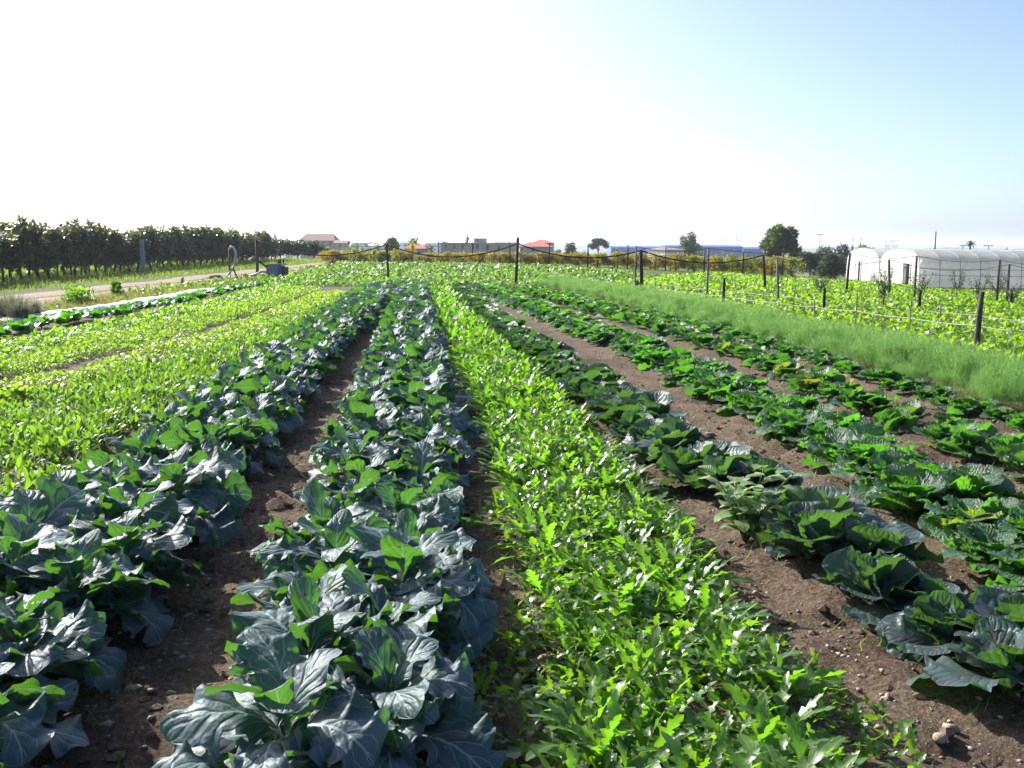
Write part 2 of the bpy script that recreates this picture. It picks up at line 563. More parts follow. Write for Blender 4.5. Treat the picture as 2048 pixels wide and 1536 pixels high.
# ------------------------------------------------------------------ ground sheet
def axis(segs):
    a = [segs[0][0]]
    for x0, x1, st in segs:
        n = max(1, int(round((x1 - x0) / st)))
        a += list(np.linspace(x0, x1, n + 1)[1:])
    return np.array(a)


gx = axis([(-9000, -2000, 1000), (-2000, -400, 200), (-400, -80, 40), (-80, -30, 5), (-30, -8, .5), (-8, -4, .16), (-4, 5.5, .075), (5.5, 9, .25), (9, 45, .8), (45, 80, 5), (80, 400, 40), (400, 2000, 200), (2000, 9000, 1000)])
gy = axis([(-600, -40, 80), (-40, 1.5, 4), (1.5, 9, .07), (9, 16, .14), (16, 48, .4), (48, 110, 1), (110, 200, 6), (200, 800, 30), (800, 2000, 150), (2000, 12000, 1000)])
GX, GY = np.meshgrid(gx, gy)
X, Y = GX.ravel(), GY.ravel()
Z = T(X, Y)
dist = np.hypot(X, Y)
fade = np.clip((26 - dist) / 18, 0, 1)
inrows = ((Y < 41) & (X > -9) & (X < 8)).astype(float)
bumps = (vnoise(X * 3, Y * 3, 1) - .5) * .07 + (vnoise(X * 7, Y * 7, 2) - .5) * .05 + np.maximum(vnoise(X * 15, Y * 15, 3) - .55, 0) * .12
Z = Z + bumps * fade * inrows + (vnoise(X * .35, Y * .35, 5) - .5) * .06 * np.clip((110 - dist) / 60, 0, 1) * (1 - inrows * .6)
# planting ridges: a little higher under each row, a furrow beside it
for k in ('broc_l', 'broc_r', 'chic_r', 'red', 'savoy', 'cab3', 'cab4'):
    ln = LN[k]
    cx = np.interp(Y, ln.y, ln.x)
    g = np.exp(-((X - cx) / .38) ** 2)
    Z = Z + .05 * g * (Y < 40) * (Y > ln.y[0])


def ramp01(x, a, b):
    return np.clip((x - a) / (b - a), 0, 1)


L5x = np.interp(Y, LN['L5'].y, LN['L5'].x)
fenx = np.interp(Y, LN['fennel'].y, LN['fennel'].x)
g_grass = np.zeros_like(X)
g_dry = np.zeros_like(X)
g_grass = np.maximum(g_grass, ramp01(Y, 37.5, 40))                      # the weedy strip past the rows
g_grass = np.maximum(g_grass, ramp01(X - fenx, .9, 1.6))              # right-hand field
g_grass = np.maximum(g_grass, ramp01(L5x - .6 - X, 0, 1.0) * .55)     # verge
g_grass = np.maximum(g_grass, ramp01(-16.3 - X, 0, .6))
inb = np.zeros_like(X)
for k in ('L1', 'L2', 'L3', 'L4'):
    inb = np.maximum(inb, ((np.abs(X - np.interp(Y, LN[k].y, LN[k].x)) < .6) & (Y < 41)).astype(float))
g_grass = np.maximum(g_grass, inb * .35)
g_dry = np.maximum(g_dry, ramp01(L5x - .6 - X, 0, .8) * ramp01(X, -13.6, -13) * .62)
g_dry = np.maximum(g_dry, np.exp(-((X - fenx - 1.3) / .5) ** 2) * .7 * (Y < 36))
g_far = ramp01(Y, 105, 150)
g_far = np.maximum(g_far, ramp01(np.abs(X), 60, 100))
nx, ny = len(gx), len(gy)
i = np.arange(nx * ny).reshape(ny, nx)
Q = np.stack([i[:-1, :-1], i[:-1, 1:], i[1:, 1:], i[1:, :-1]], -1).reshape(-1, 4)
gme = mesh_np('ground', np.stack([X, Y, Z], -1), Q, mat=M['ground'])
ca = gme.color_attributes.new('zone', 'FLOAT_COLOR', 'POINT')
ca.data.foreach_set('color', np.stack([g_grass, g_dry, g_far, np.ones_like(X)], -1).astype(np.float32).ravel())
tag(link('ground', gme), kind='structure')


def GZ(x, y):
    """height of the ground sheet"""
    x = np.atleast_1d(np.asarray(x, float))
    y = np.atleast_1d(np.asarray(y, float))
    ZZ = Z.reshape(ny, nx)
    ix = np.clip(np.searchsorted(gx, x) - 1, 0, nx - 2)
    iy = np.clip(np.searchsorted(gy, y) - 1, 0, ny - 2)
    fx = np.clip((x - gx[ix]) / (gx[ix + 1] - gx[ix]), 0, 1)
    fy = np.clip((y - gy[iy]) / (gy[iy + 1] - gy[iy]), 0, 1)
    return (ZZ[iy, ix] * (1 - fx) + ZZ[iy, ix + 1] * fx) * (1 - fy) + (ZZ[iy + 1, ix] * (1 - fx) + ZZ[iy + 1, ix + 1] * fx) * fy


def gz(x, y):
    return float(GZ(x, y)[0])


# dirt track: two wheel ruts with a grassy crown between them
def strip(name, xs_of_y, half, y0, y1, step, mat, lift, wob, seed, kind='structure', parent=None):
    ys = np.arange(y0, y1, step)
    V, Fq = [], []
    for j, y in enumerate(ys):
        c = xs_of_y(y)
        hl = half + (vnoise(np.array([y * .9]), np.array([.3]), seed)[0] - .5) * wob
        hr = half + (vnoise(np.array([y * .9]), np.array([7.3]), seed)[0] - .5) * wob
        for q in np.linspace(-1, 1, 7):
            x = c + (hl if q < 0 else hr) * q
            V.append((x, y, gz(x, y) + lift * (1 - abs(q) ** 6) - .01 * abs(q) ** 6))
        if j:
            a = (j - 1) * 7
            for k in range(6):
                Fq.append((a + k, a + k + 1, a + k + 8, a + k + 7))
    me = mesh_np(name, V, Fq, mat=mat)
    o = link(name, me, parent)
    if kind:
        o['kind'] = kind
    return o


tc = lambda y: -14.75 + .5 * math.sin(y * .05)
strip('dirt_track', lambda y: tc(y) - .92, .84, 4, 98, .5, M['track'], .022, .45, 3)
strip('dirt_track', lambda y: tc(y) + .92, .82, 4, 98, .5, M['track'], .022, .45, 9)


# ------------------------------------------------------------------ far hills
def hills(name, d, u0, u1, top_fn, mat, seed, depth=400):
    us = np.arange(u0, u1, 12)
    V, Fq = [], []
    for j, u in enumerate(us):
        v = top_fn(u)
        p = P(u, v, d)
        zt = p.z
        zb = Tf(p.x, d) - 2
        for k, (dy, zz) in enumerate(((-depth, zb), (-depth * .5, zb + (zt - zb) * .62), (0, zt), (depth, zb))):
            V.append((p.x * (1 + dy / d), d + dy, zz))
        if j:
            a = (j - 1) * 4
            for k in range(3):
                Fq.append((a + k, a + 4 + k, a + 5 + k, a + k + 1))
    tag(link(name, mesh_np(name, V, Fq, mat=mat)), kind='structure')


M['hill'] = plain_mat('wooded_hill', (.07, .11, .05), (.045, .075, .035), .95, .02, .2)


def nz1(u, s, seed):
    return float(vnoise(np.array([u * s]), np.array([seed * 3.1]), seed)[0]) - .5


hills('hills', 4200, -500, 2600, lambda u: 486.5 + (u - 1024) * .004 + nz1(u, .012, 4) * 7 + nz1(u, .06, 5) * 3, M['hill'], 4)
hills('hills', 2300, -500, 2600, lambda u: 490 + (u - 1024) * .006 + nz1(u, .01, 14) * 7 + nz1(u, .09, 15) * 4, M['hill'], 9, 250)


# ------------------------------------------------------------------ leaves
def leaf_grid(nt_, ns, L, W, phi0, phi1, pw, wprof, cup=.15, ruff=.0, rk=4.0, edge=.0, ek=9.0, seed=0, twist=0.0, pucker=0.0, side_bend=0.0):
    """one leaf blade growing from the origin along +X, upper side +Z"""
    r = np.random.default_rng(seed)
    t = np.linspace(0, 1, nt_)
    phi = np.radians(phi0 + (phi1 - phi0) * t ** pw)
    dt = L / (nt_ - 1)
    mx = np.r_[0, np.cumsum(np.cos((phi[1:] + phi[:-1]) / 2) * dt)]
    mz = np.r_[0, np.cumsum(np.sin((phi[1:] + phi[:-1]) / 2) * dt)]
    my = side_bend * L * t ** 2
    s = np.linspace(-1, 1, ns)
    w_ = wprof(t) * W
    ph = r.uniform(0, 6.28, 8)
    V = np.zeros((nt_, ns, 3))
    for j, sj in enumerate(s):
        sd = 0 if sj < 0 else 1
        a = abs(sj)
        lob = 1 + edge * a * (np.sin(t * ek * 6.28 + ph[sd]) * .6 + np.sin(t * ek * 11.3 + ph[2 + sd]) * .4)
        wj = w_ * sj * lob
        off = cup * w_ * a ** 1.6 + ruff * W * a ** 2.2 * (w_ / W) * (np.sin(t * rk * 6.28 + ph[4 + sd]) + .55 * np.sin(t * rk * 13.9 + ph[6 + sd]))
        off = off + pucker * W * (w_ / W) * np.sin(a * 5.2 + ph[1]) * np.sin((t - .3 * a) * 7 * 6.28) * .5
        tw = twist * t * sj * w_
        V[:, j, 0] = mx - np.sin(phi) * (off + tw)
        V[:, j, 1] = my + wj
        V[:, j, 2] = mz + np.cos(phi) * (off + tw)
    i_ = np.arange(nt_ * ns).reshape(nt_, ns)
    Qd = np.stack([i_[:-1, :-1], i_[1:, :-1], i_[1:, 1:], i_[:-1, 1:]], -1).reshape(-1, 4)
    uu, vv = np.meshgrid(s * .5 + .5, t)
    return V.reshape(-1, 3), Qd, np.stack([uu.ravel(), vv.ravel()], -1)


def prof_broc(t):
    a = np.clip((t - .20) / .80, 0, 1)
    blade = np.where(a > 0, np.clip(1 - np.abs(2 * np.clip(a, 0, 1) ** .85 - 1) ** 2.5, 0, 1) ** .62, 0)
    aur = .22 * np.exp(-((t - .17) / .035) ** 2) + .13 * np.exp(-((t - .08) / .03) ** 2)
    return np.maximum(np.maximum(blade, aur), .045 * (t < .985))


def prof_cab(t):
    a = np.clip((t - .12) / .88, 0, 1)
    return np.maximum(np.sin(np.pi * a ** .95) ** .5, .07 * (t < .99))


def prof_chic(t):
    b = np.clip(np.sin(np.pi * np.clip(t, 0, 1) ** 1.25), 0, 1) ** .8
    saw = 1 - ((t * 6.0) % 1.0)
    return np.maximum(b * (1 - .72 * np.clip(saw, 0, 1) * np.clip((.93 - t) * 8, 0, 1)), .06)


def prof_oval(t):
    return np.maximum(np.sin(np.pi * t ** .9) ** .7, .05)


def mat_leaf(az, tilt, scale, loc=(0, 0, 0), roll=0.0):
    return Matrix.Translation(loc) @ Matrix.Rotation(az, 4, 'Z') @ Matrix.Rotation(-tilt, 4, 'Y') @ Matrix.Rotation(roll, 4, 'X') @ Matrix.Scale(scale, 4)


def merge(items):
    """items: (template, 4x4 matrix) -> arrays of one mesh"""
    Vs, Qs, Us, Ts = [], [], [], []
    o = 0
    for tm, mt in items:
        A = np.array(mt)
        Vs.append(tm[0] @ A[:3, :3].T + A[:3, 3])
        Qs.append(tm[1] + o)
        Us.append(tm[2])
        Ts.append(np.full(len(tm[0]), random.random()))
        o += len(tm[0])
    return np.concatenate(Vs), np.concatenate(Qs), np.concatenate(Us), np.concatenate(Ts)


def scatter_mesh(name, tms, choice, loc, az, tilt, scale, mat, roll=None):
    """many copies of small leaf templates baked into one mesh (vectorised)"""
    Vs, Qs, Us, Ts = [], [], [], []
    o = 0
    ca_, sa = np.cos(az), np.sin(az)
    ct, st = np.cos(tilt), np.sin(tilt)
    roll = np.zeros_like(az) if roll is None else roll
    cr, sr = np.cos(roll), np.sin(roll)
    for k, tm in enumerate(tms):
        m = np.where(choice == k)[0]
        if not len(m):
            continue
        v = tm[0][None] * scale[m][:, None, None]
        x, y, z = v[..., 0], v[..., 1], v[..., 2]
        c, s = cr[m][:, None], sr[m][:, None]
        y, z = y * c - z * s, y * s + z * c
        c, s = ct[m][:, None], st[m][:, None]
        x, z = x * c - z * s, x * s + z * c
        c, s = ca_[m][:, None], sa[m][:, None]
        x, y = x * c - y * s, x * s + y * c
        V = np.stack([x, y, z], -1) + loc[m][:, None, :]
        n = tm[0].shape[0]
        Qs.append((tm[1][None] + (np.arange(len(m)) * n)[:, None, None] + o).reshape(-1, 4))
        Vs.append(V.reshape(-1, 3))
        Us.append(np.tile(tm[2], (len(m), 1)))
        Ts.append(np.repeat(rng.random(len(m)), n))
        o += len(m) * n
    return mesh_np(name, np.concatenate(Vs), np.concatenate(Qs), np.concatenate(Us), np.concatenate(Ts), mat)


# templates -----------------------------------------------------------
BROC = [leaf_grid(30, 13, .50, .125 + .03 * (k % 3) / 2, 62 - 5 * (k % 4), -62 + 17 * (k % 5), 1.15, prof_broc, -.10 + .10 * (k % 3), .23 + .05 * (k % 2), 2.6 + .5 * (k % 4), .30, 2.6 + k * .27, seed=k, twist=.55 * ((k % 3) - 1), pucker=.035, side_bend=.22 * ((k % 5) - 2) / 2) for k in range(12)]
BROC_IN = [leaf_grid(20, 11, .38, .10, 80 - 6 * k, 22 - 12 * k, 1.2, prof_broc, .12, .18, 1.9, .15, 2.3 + k * .4, seed=40 + k, twist=.5 * (k - 1.5), pucker=.03, side_bend=.2 * (k - 1.5)) for k in range(5)]
BROC_LO = [leaf_grid(9, 5, .50, .145, 60 - 5 * k, -30 + 12 * k, 1.25, prof_broc, .02, .2, 1.8, .12, 2.2, seed=k, twist=.5 * (k - 1.5)) for k in range(4)]
RED = [leaf_grid(22, 13, .37, .17 + .02 * (k % 3), 46, -8 + 16 * (k % 4), 1.0, prof_cab, .02 + .08 * (k % 3), .11, 2.4 + .3 * k, .12, 3.4 + k * .4, seed=60 + k, pucker=.02) for k in range(7)]
RED_LO = [leaf_grid(8, 5, .36, .17, 42, 10 + 12 * k, 1.0, prof_cab, .2, .06, 2.5, .05, 3, seed=60 + k) for k in range(3)]
SAV = [leaf_grid(20, 13, .33, .14 + .02 * (k % 3), 55, -25 + 14 * (k % 4), 1.1, prof_cab, .10, .13, 4.5, .12, 6 + k * .4, seed=80 + k, pucker=.06) for k in range(7)]
SAV_LO = [leaf_grid(9, 5, .33, .15, 55, -25 + 16 * k, 1.1, prof_cab, .1, .16, 3.5, .1, 4, seed=80 + k) for k in range(3)]
CHI = [leaf_grid(37, 5, .24, .034 + .006 * (k % 3), 68 - 6 * k, 30 - 26 * (k % 3), 1.1, prof_chic, .16, .14, 2.5, 0, 1, seed=100 + k, twist=.25 * ((k % 3) - 1)) for k in range(6)]
CHI_FAR = [leaf_grid(4, 2, .20, .026, 66 - 5 * k, 10, 1.1, prof_oval, 0, 0, 2, 0, 1, seed=115 + k) for k in range(3)]
OVAL_FAR = [leaf_grid(3, 2, .10, .034, 20, -20 + 20 * k, 1.0, prof_oval, 0, 0, 1.5, 0, 1, seed=125 + k) for k in range(3)]
CHI_LO = [leaf_grid(6, 3, .21, .026, 66 - 5 * k, 10, 1.1, prof_oval, .2, .1, 2, 0, 1, seed=110 + k) for k in range(3)]
OVAL = [leaf_grid(4, 3, .10, .030, 20, -20 + 20 * k, 1.0, prof_oval, .2, .12, 1.5, 0, 1, seed=120 + k) for k in range(3)]
FRILL = [leaf_grid(5, 4, .13, .045, 60, 0, 1.0, prof_oval, .2, .30, 2.2, .2, 3, seed=130 + k) for k in range(4)]
BLADE = [leaf_grid(5, 2, .20, .004, 78, 10 + 25 * k, 1.6, lambda t: 1 - .9 * t, 0, 0, 1, 0, 1, seed=140 + k) for k in range(3)]
TLEAF = [leaf_grid(3, 2, 1.0, .34, 15, -25 + 12 * k, 1.0, prof_oval, .25, .15, 1, 0, 1, seed=150 + k) for k in range(3)]
NEEDLE = [leaf_grid(3, 2, 1.0, .03, 20, -25 * k, 1.2, lambda t: 1 - .85 * t, 0, 0, 1, 0, 1, seed=160 + k) for k in range(2)]


def prof_jag(t):
    b = np.sin(np.pi * np.clip(t, 0, 1) ** .9) ** .8
    return np.maximum(b * np.where((np.round(t * 8).astype(int) % 2) == 0, .42, 1.0), .06)


JAG = [leaf_grid(9, 3, .10, .024, 35 - 20 * k, -25 + 20 * k, 1.0, prof_jag, .25, .2, 1.5, 0, 1, seed=190 + k, twist=.4 * (k - 1)) for k in range(3)]
SM = [leaf_grid(3, 2, 1.0, .30, 55 - 25 * k, -10, 1.0, prof_oval, .25, .2, 1, 0, 1, seed=170 + k) for k in range(3)]
BLW = [leaf_grid(3, 2, .10, .007, 75, 20 + 20 * k, 1.4, lambda t: 1 - .85 * t, 0, 0, 1, 0, 1, seed=180 + k) for k in range(3)]


def leaf_data(name, tms, mat):
    return [mesh_np(name, t_[0], t_[1], t_[2], mat=mat) for t_ in tms]


D_BROC = leaf_data('leaf', BROC, M['broccoli'])
D_BROC_IN = leaf_data('leaf', BROC_IN, M['broccoli'])
D_RED = leaf_data('leaf', RED, M['red_cabbage'])
D_SAV = leaf_data('leaf', SAV, M['savoy'])
D_CAB = leaf_data('leaf', RED, M['cauli'])
D_CHI = leaf_data('leaf', CHI, M['chicory'])
D_STEM = MB().tube([(0, 0, -.03), (.004, 0, .07), (0, .003, .15)], [.02, .017, .012], 7).data('stalk', M['broccoli_stem'], True)


def rosette(n, outer, inner, frac_in, t_out, t_in, h_out, h_in, s0, s1, rnd):
    """positions of the leaves of one plant: (kind, index, matrix)"""
    L = []
    a = rnd.uniform(0, 6.28)
    for k in range(n):
        f = k / (n - 1)
        a += 2.4 + rnd.uniform(-.35, .35)
        inn = f > 1 - frac_in
        tilt = t_out + (t_in - t_out) * f + rnd.uniform(-.16, .16)
        z = h_out + (h_in - h_out) * f
        s = (s0 + (s1 - s0) * f) * rnd.uniform(.86, 1.14)
        L.append((1 if inn else 0, rnd.randrange(inner if inn else outer), mat_leaf(a, tilt, s, (0, 0, z), rnd.gauss(0, .26))))
    return L


def plant_parts(name, x, y, D, layout, stem=None, rz=0.0, s=1.0):
    e = empty(name, (x, y, gz(x, y) - .005), rz, s)
    for kd, ix, mt in layout:
        o = bpy.data.objects.new('leaf', D[kd][ix])
        COL.objects.link(o)
        o.parent = e
        o.matrix_basis = mt
    if stem:
        link('stalk', stem, e)
    return e


def far_variants(name, tms, layouts, mat):
    out_ = []
    for lay in layouts:
        out_.append(mesh_np(name, *merge([(tms[ix % len(tms)], mt) for kd, ix, mt in lay]), mat))
    return out_


def plant_far(name, x, y, data, rz, s):
    o = bpy.data.objects.new(name, data)
    COL.objects.link(o)
    o.location = (x, y, gz(x, y) - .005)
    o.rotation_euler = (0, 0, rz)
    o.scale = (s, s, s)
    return o


# broccoli: two beds, each of two staggered lines ----------------------
rb = random.Random(5)
lay_b = lambda: rosette(21, len(BROC), len(BROC_IN), .20, -.38, .10, .07, .27, .86, .68, rb)
FAR_B = far_variants('broccoli_plant', BROC_LO, [lay_b() for _ in range(6)], M['broccoli'])
for key, lab in (('broc_r', 'blue-green broccoli plant with wavy leaves in the bed beside the chicory'),
                 ('broc_l', 'blue-green broccoli plant with wavy leaves in the bed along the spear-leaved bed')):
    ln = LN[key]
    for off in (-.19, .19):
        s = .1 if off < 0 else .36
        while s < ln.len - .1:
            x, y = ln.at(s, off + rb.uniform(-.07, .07))
            x, y = float(x), float(y)
            d = math.hypot(x, y)
            sc_ = rb.uniform(.84, 1.08)
            if d < 22:
                o = plant_parts('broccoli_plant', x, y, (D_BROC, D_BROC_IN), lay_b(), D_STEM, rb.uniform(0, 6.28), sc_)
            else:
                o = plant_far('broccoli_plant', x, y, rb.choice(FAR_B), rb.uniform(0, 6.28), sc_)
            o.scale = (sc_, sc_, sc_ * .98)
            tag(o, lab, 'broccoli', 'broccoli plants in the two dark green beds')
            s += .50 * rb.uniform(.87, 1.15)

# red-veined cabbages, savoy cabbages, mixed cabbages -------------------
lay_r = lambda: rosette(15, len(RED), 3, .0, -.32, .52, .03, .12, 1.1, .72, rb)
lay_s = lambda: rosette(18, len(SAV), 3, .0, -.42, .42, .03, .13, 1.15, .8, rb)
lay_c = lambda: rosette(12, len(RED), 3, .0, -.3, .6, .02, .12, 1.05, .7, rb)
lay_t = lambda: rosette(12, len(SAV), 3, .0, -.25, .5, .02, .09, .9, .6, rb)
FAR_R = far_variants('cabbage', RED_LO, [lay_r() for _ in range(5)], M['red_cabbage'])
FAR_S = far_variants('cabbage', SAV_LO, [lay_s() for _ in range(5)], M['savoy'])
FAR_C = far_variants('cabbage', RED_LO, [lay_c() for _ in range(5)], M['cauli'])
FAR_T = far_variants('cabbage', SAV_LO, [lay_t() for _ in range(5)], M['savoy'])
for key, nm, lay, D, FAR, step, jit, spread, srange, lab, grp in (
        ('red', 'red_cabbage', lay_r, D_RED, FAR_R, .47, .05, .12, (.64, .94), 'purple-veined cabbage with fan-shaped grey-green leaves in the row beside the chicory bed', 'purple-veined cabbages in their row'),
        ('savoy', 'savoy_cabbage', lay_s, D_SAV, FAR_S, .45, .06, .15, (.64, .96), 'bright green crinkled savoy cabbage in the row between two cabbage rows', 'savoy cabbages in their row'),
        ('cab3', 'green_cabbage', lay_c, D_CAB, FAR_C, .60, .10, .11, (.54, .84), 'loose pale-ribbed green cabbage on brown soil next to the savoy row', 'loose green cabbages in their row'),
        ('cab4', 'young_cabbage', lay_t, D_SAV, FAR_T, .48, .09, .11, (.52, .80), 'small crinkled young cabbage in the row along the feathery fennel', 'young cabbages beside the fennel')):
    ln = LN[key]
    for side in (-1, 1):
        s = .1 if side < 0 else .1 + step * .5
        while s < ln.len - .05:
            x, y = ln.at(s, side * spread + rb.uniform(-jit, jit))
            x, y = float(x), float(y)
            d = math.hypot(x, y)
            gap = rb.random() < (.05 if key in ('red', 'savoy') else .09)
            if key == 'red' and math.hypot(x - G(1490, 1098).x, y - G(1490, 1098).y) < .40:
                gap = True                     # the bushy weed stands here
            if not gap:
                sc_ = rb.uniform(*srange)
                if d < 18:
                    o = plant_parts(nm, x, y, (D, D), lay(), None, rb.uniform(0, 6.28), sc_)
                else:
                    o = plant_far(nm, x, y, rb.choice(FAR), rb.uniform(0, 6.28), sc_ * 1.05)
                tag(o, lab, 'cabbage', grp)
            s += step * rb.uniform(.85, 1.2)

# chard-like row at the left ------------------------------------------
D_CHARD = far_variants('chard_plant', BROC_LO, [rosette(12, 4, 3, .0, -.05, .4, .02, .06, .85, .6, rb) for _ in range(5)], M['chard'])
ln = LN['L5']
s = .2
while s < ln.len:
    x, y = ln.at(s, rb.uniform(-.12, .12))
    tag(plant_far('chard_plant', float(x), float(y), rb.choice(D_CHARD), rb.uniform(0, 6.28), rb.uniform(.7, .95)),
        'dark green broad-leaved plant in the row beside the white plastic strip', 'vegetable', 'broad-leaved plants beside the plastic strip')
    s += .36 * rb.uniform(.8, 1.2)

# chicory bed ------------------------------------------------------------
lay_h = lambda: rosette(14, len(CHI), 3, .0, -.3, .42, .0, .03, 1.05, .75, rb)
FAR_H = far_variants('chicory_plant', CHI, [lay_h() for _ in range(6)], M['chicory'])
ln = LN['chic_r']
cnt = 0
s = .1
while s < ln.len and cnt < 290:
    for off in (-.34, -.17, 0, .17, .34):
        x, y = ln.at(s + rb.uniform(-.1, .1), off + rb.uniform(-.08, .08))
        x, y = float(x), float(y)
        d = math.hypot(x, y)
        sc_ = rb.uniform(.85, 1.3)
        if d < 6.0:
            o = plant_parts('chicory_plant', x, y, (D_CHI, D_CHI), lay_h(), None, rb.uniform(0, 6.28), sc_)
        else:
            o = plant_far('chicory_plant', x, y, rb.choice(FAR_H), rb.uniform(0, 6.28), sc_)
        tag(o, 'bright green chicory plant with jagged leaves in the bed right of the broccoli', 'chicory', 'chicory plants in the bright green bed')
        cnt += 1
    s += .22
S_CHIC = s


def bed(name, key, half, s0, dens, tms, lo, size, hmax, mat, label, cat, tilt0=.5, lo_at=16.0, far_keep=.45, ragged=.1):
    """a closed stand of small leaves on a bed, too many to count"""
    ln = LN[key]
    L = ln.len
    hf = half if callable(half) else (lambda y_: np.full_like(y_, half))
    hm = float(hf(np.array([5.0]))[0])
    n = int((L - s0) * 2 * hm * dens)
    sv = rng.uniform(s0, L, n)
    half = hf(ln.at(sv)[1])
    off = np.clip(rng.normal(0, .55, n), -1, 1) * 0 + rng.uniform(-1, 1, n) * half * (1 + ragged * np.sin(sv * 2.3) + ragged * np.sin(sv * .7 + 1))
    x, y = ln.at(sv, off)
    d = np.hypot(x, y)
    keep = rng.random(n) < np.clip(1.25 - d / 30 * (1.25 - far_keep), far_keep, 1)
    clump = vnoise(x * 2.2, y * 2.2, 21)
    keep &= rng.random(n) < np.clip(.25 + 1.5 * clump, 0, 1)
    keep &= rng.random(len(x)) < half / hm
    half = half[keep]
    x, y, d, off, clump = x[keep], y[keep], d[keep], off[keep], clump[keep]
    n = len(x)
    hh = hmax * (.45 + .8 * clump) * np.clip(1.15 - (np.abs(off) / half) ** 4 * .5, .3, 1.2)
    z = GZ(x, y) + rng.random(n) ** .8 * hh * .8
    far = d > lo_at
    ch = np.where(far, len(tms) + rng.integers(0, len(lo), n), rng.integers(0, len(tms), n))
    scl = size * rng.uniform(.6, 1.3, n) * np.where(far, 1 + (d - lo_at) / 60, 1)
    me = scatter_mesh(name, list(tms) + list(lo), ch, np.stack([x, y, z], -1), rng.uniform(0, 6.283, n), rng.normal(tilt0, .45, n), scl, mat, rng.normal(0, .4, n))
    return tag(link(name, me), label, cat, None, 'stuff')


bed('chicory_bed', 'chic_r', .38, S_CHIC, 300, CHI_LO, CHI_FAR, .85, .12, M['chicory'], 'far part of the bright green chicory bed', 'chicory', .1, 10, .75)
bed('small_weeds', 'chic_r', lambda y_: np.interp(y_, (4, 12), (.50, .42)), 0, 1000, JAG, OVAL_FAR, .72, .20, M['weed'], 'small-leaved weeds filling the chicory bed', 'weeds', .3, 9, .15, .28)
bed('endive_bed', 'L1', lambda y_: np.interp(y_, (6, 12, 18, 30), (1.15, .86, .56, .48)), 0, 780, CHI_LO, CHI_FAR, .54, .10, M['endive'], 'bright green spear-leaved bed beside the broccoli', 'endive', .15, 10, .6)
bed('lettuce_bed', 'L2', .53, 0, 1050, FRILL, OVAL_FAR, .50, .13, M['lettuce'], 'yellow-green leafy bed next to the spear-leaved bed', 'lettuce', .2, 12, .6)
bed('parsley_bed', 'L3', .56, 0, 1300, OVAL, OVAL_FAR, .5, .17, M['parsley'], 'olive-green fine-leaved bed between two lighter beds', 'parsley', .5, 14, .6)
bed('radish_bed', 'L4', .55, 0, 700, FRILL, OVAL_FAR, .7, .15, M['radish'], 'light green glossy bed beside the dark broad-leaved row', 'radish', .2, 13, .6)


def fill(name, poly_px, dens_fn, tms, size, hmax, mat, label, cat, n, tilt0=.5, growth=40.0, zone=None, clumpy=1.5, cs=1.2, sizefall=1.0):
    """leaves scattered over a piece of ground given by its corner points"""
    pts = np.array(poly_px, float)
    x0, y0 = pts.min(0)
    x1, y1 = pts.max(0)
    x = rng.uniform(x0, x1, n)
    y = rng.uniform(y0, y1, n)
    ins = np.zeros(n, bool)
    j = len(pts) - 1
    for i_ in range(len(pts)):
        xi, yi = pts[i_]
        xj, yj = pts[j]
        ins ^= ((yi > y) != (yj > y)) & (x < (xj - xi) * (y - yi) / (yj - yi + 1e-9) + xi)
        j = i_
    cl = vnoise(x * cs, y * cs, 31) * .6 + vnoise(x * cs * .3, y * cs * .3, 33) * .4
    d = np.hypot(x, y)
    ins &= rng.random(n) < dens_fn(x, y, d) * np.clip(.15 + clumpy * cl, 0, 1)
    x, y, d, cl = x[ins], y[ins], d[ins], cl[ins]
    n = len(x)
    z = GZ(x, y) + rng.random(n) * hmax * (.3 + 1.2 * cl)
    me = scatter_mesh(name, tms, rng.integers(0, len(tms), n), np.stack([x, y, z], -1), rng.uniform(0, 6.283, n), rng.normal(tilt0, .45, n), size * rng.uniform(.6, 1.35, n) * (1 + d / growth * sizefall), mat, rng.normal(0, .4, n))
    return tag(link(name, me), label, cat, None, 'stuff')


fx = lambda y: float(np.interp(y, LN['fennel'].y, LN['fennel'].x))
right = [(fx(y) + 1.2, y) for y in (4, 8, 12, 16, 20, 26, 32, 38, 43)] + [(fx(43) + 1, 74), (16, 79), (31, 80), (31, 72), (62, 71), (40, 40), (24, 20), (14, 6)]
fill('green_field', right, lambda x, y, d: np.clip(18 / d, .12, 1) * (y < 38 + 3 * (x - 2)) + 0, SM, .10, .06, M['field'], 'bright yellow-green low crop filling the field behind the fence', 'crop', 420000, .3, 75)
back = [(-9.8, 38.5), (-11.5, 60), (-14.5, 86), (-2, 78), (3, 74), (8, 60), (4.2, 43), (1.5, 39.8), (-4.5, 39.8)]
fill('weed_strip', back, lambda x, y, d: np.clip(40 / d, .4, 1), SM, .12, .14, M['herb'], 'mixed green weeds and herbs past the ends of the rows', 'weeds', 90000, .3, 70, cs=.6)
L5f = lambda y: float(np.interp(y, LN['L5'].y, LN['L5'].x))
verge = [(-12.7, 4), (-12.7, 44), (-12.8, 70), (-10.5, 60), (-10.8, 44), (L5f(30) - .9, 30), (L5f(14) - .9, 14), (-9.5, 4)]
fill('verge_grass', verge, lambda x, y, d: np.where((np.abs(x + 10.6) < .35) & (y > 21) & (y < 42), 0, .75), BLW, 1.0, .03, M['verge'], 'short mixed grass on the verge between track and plastic strip', 'grass', 60000, .0, 90, clumpy=1.8)
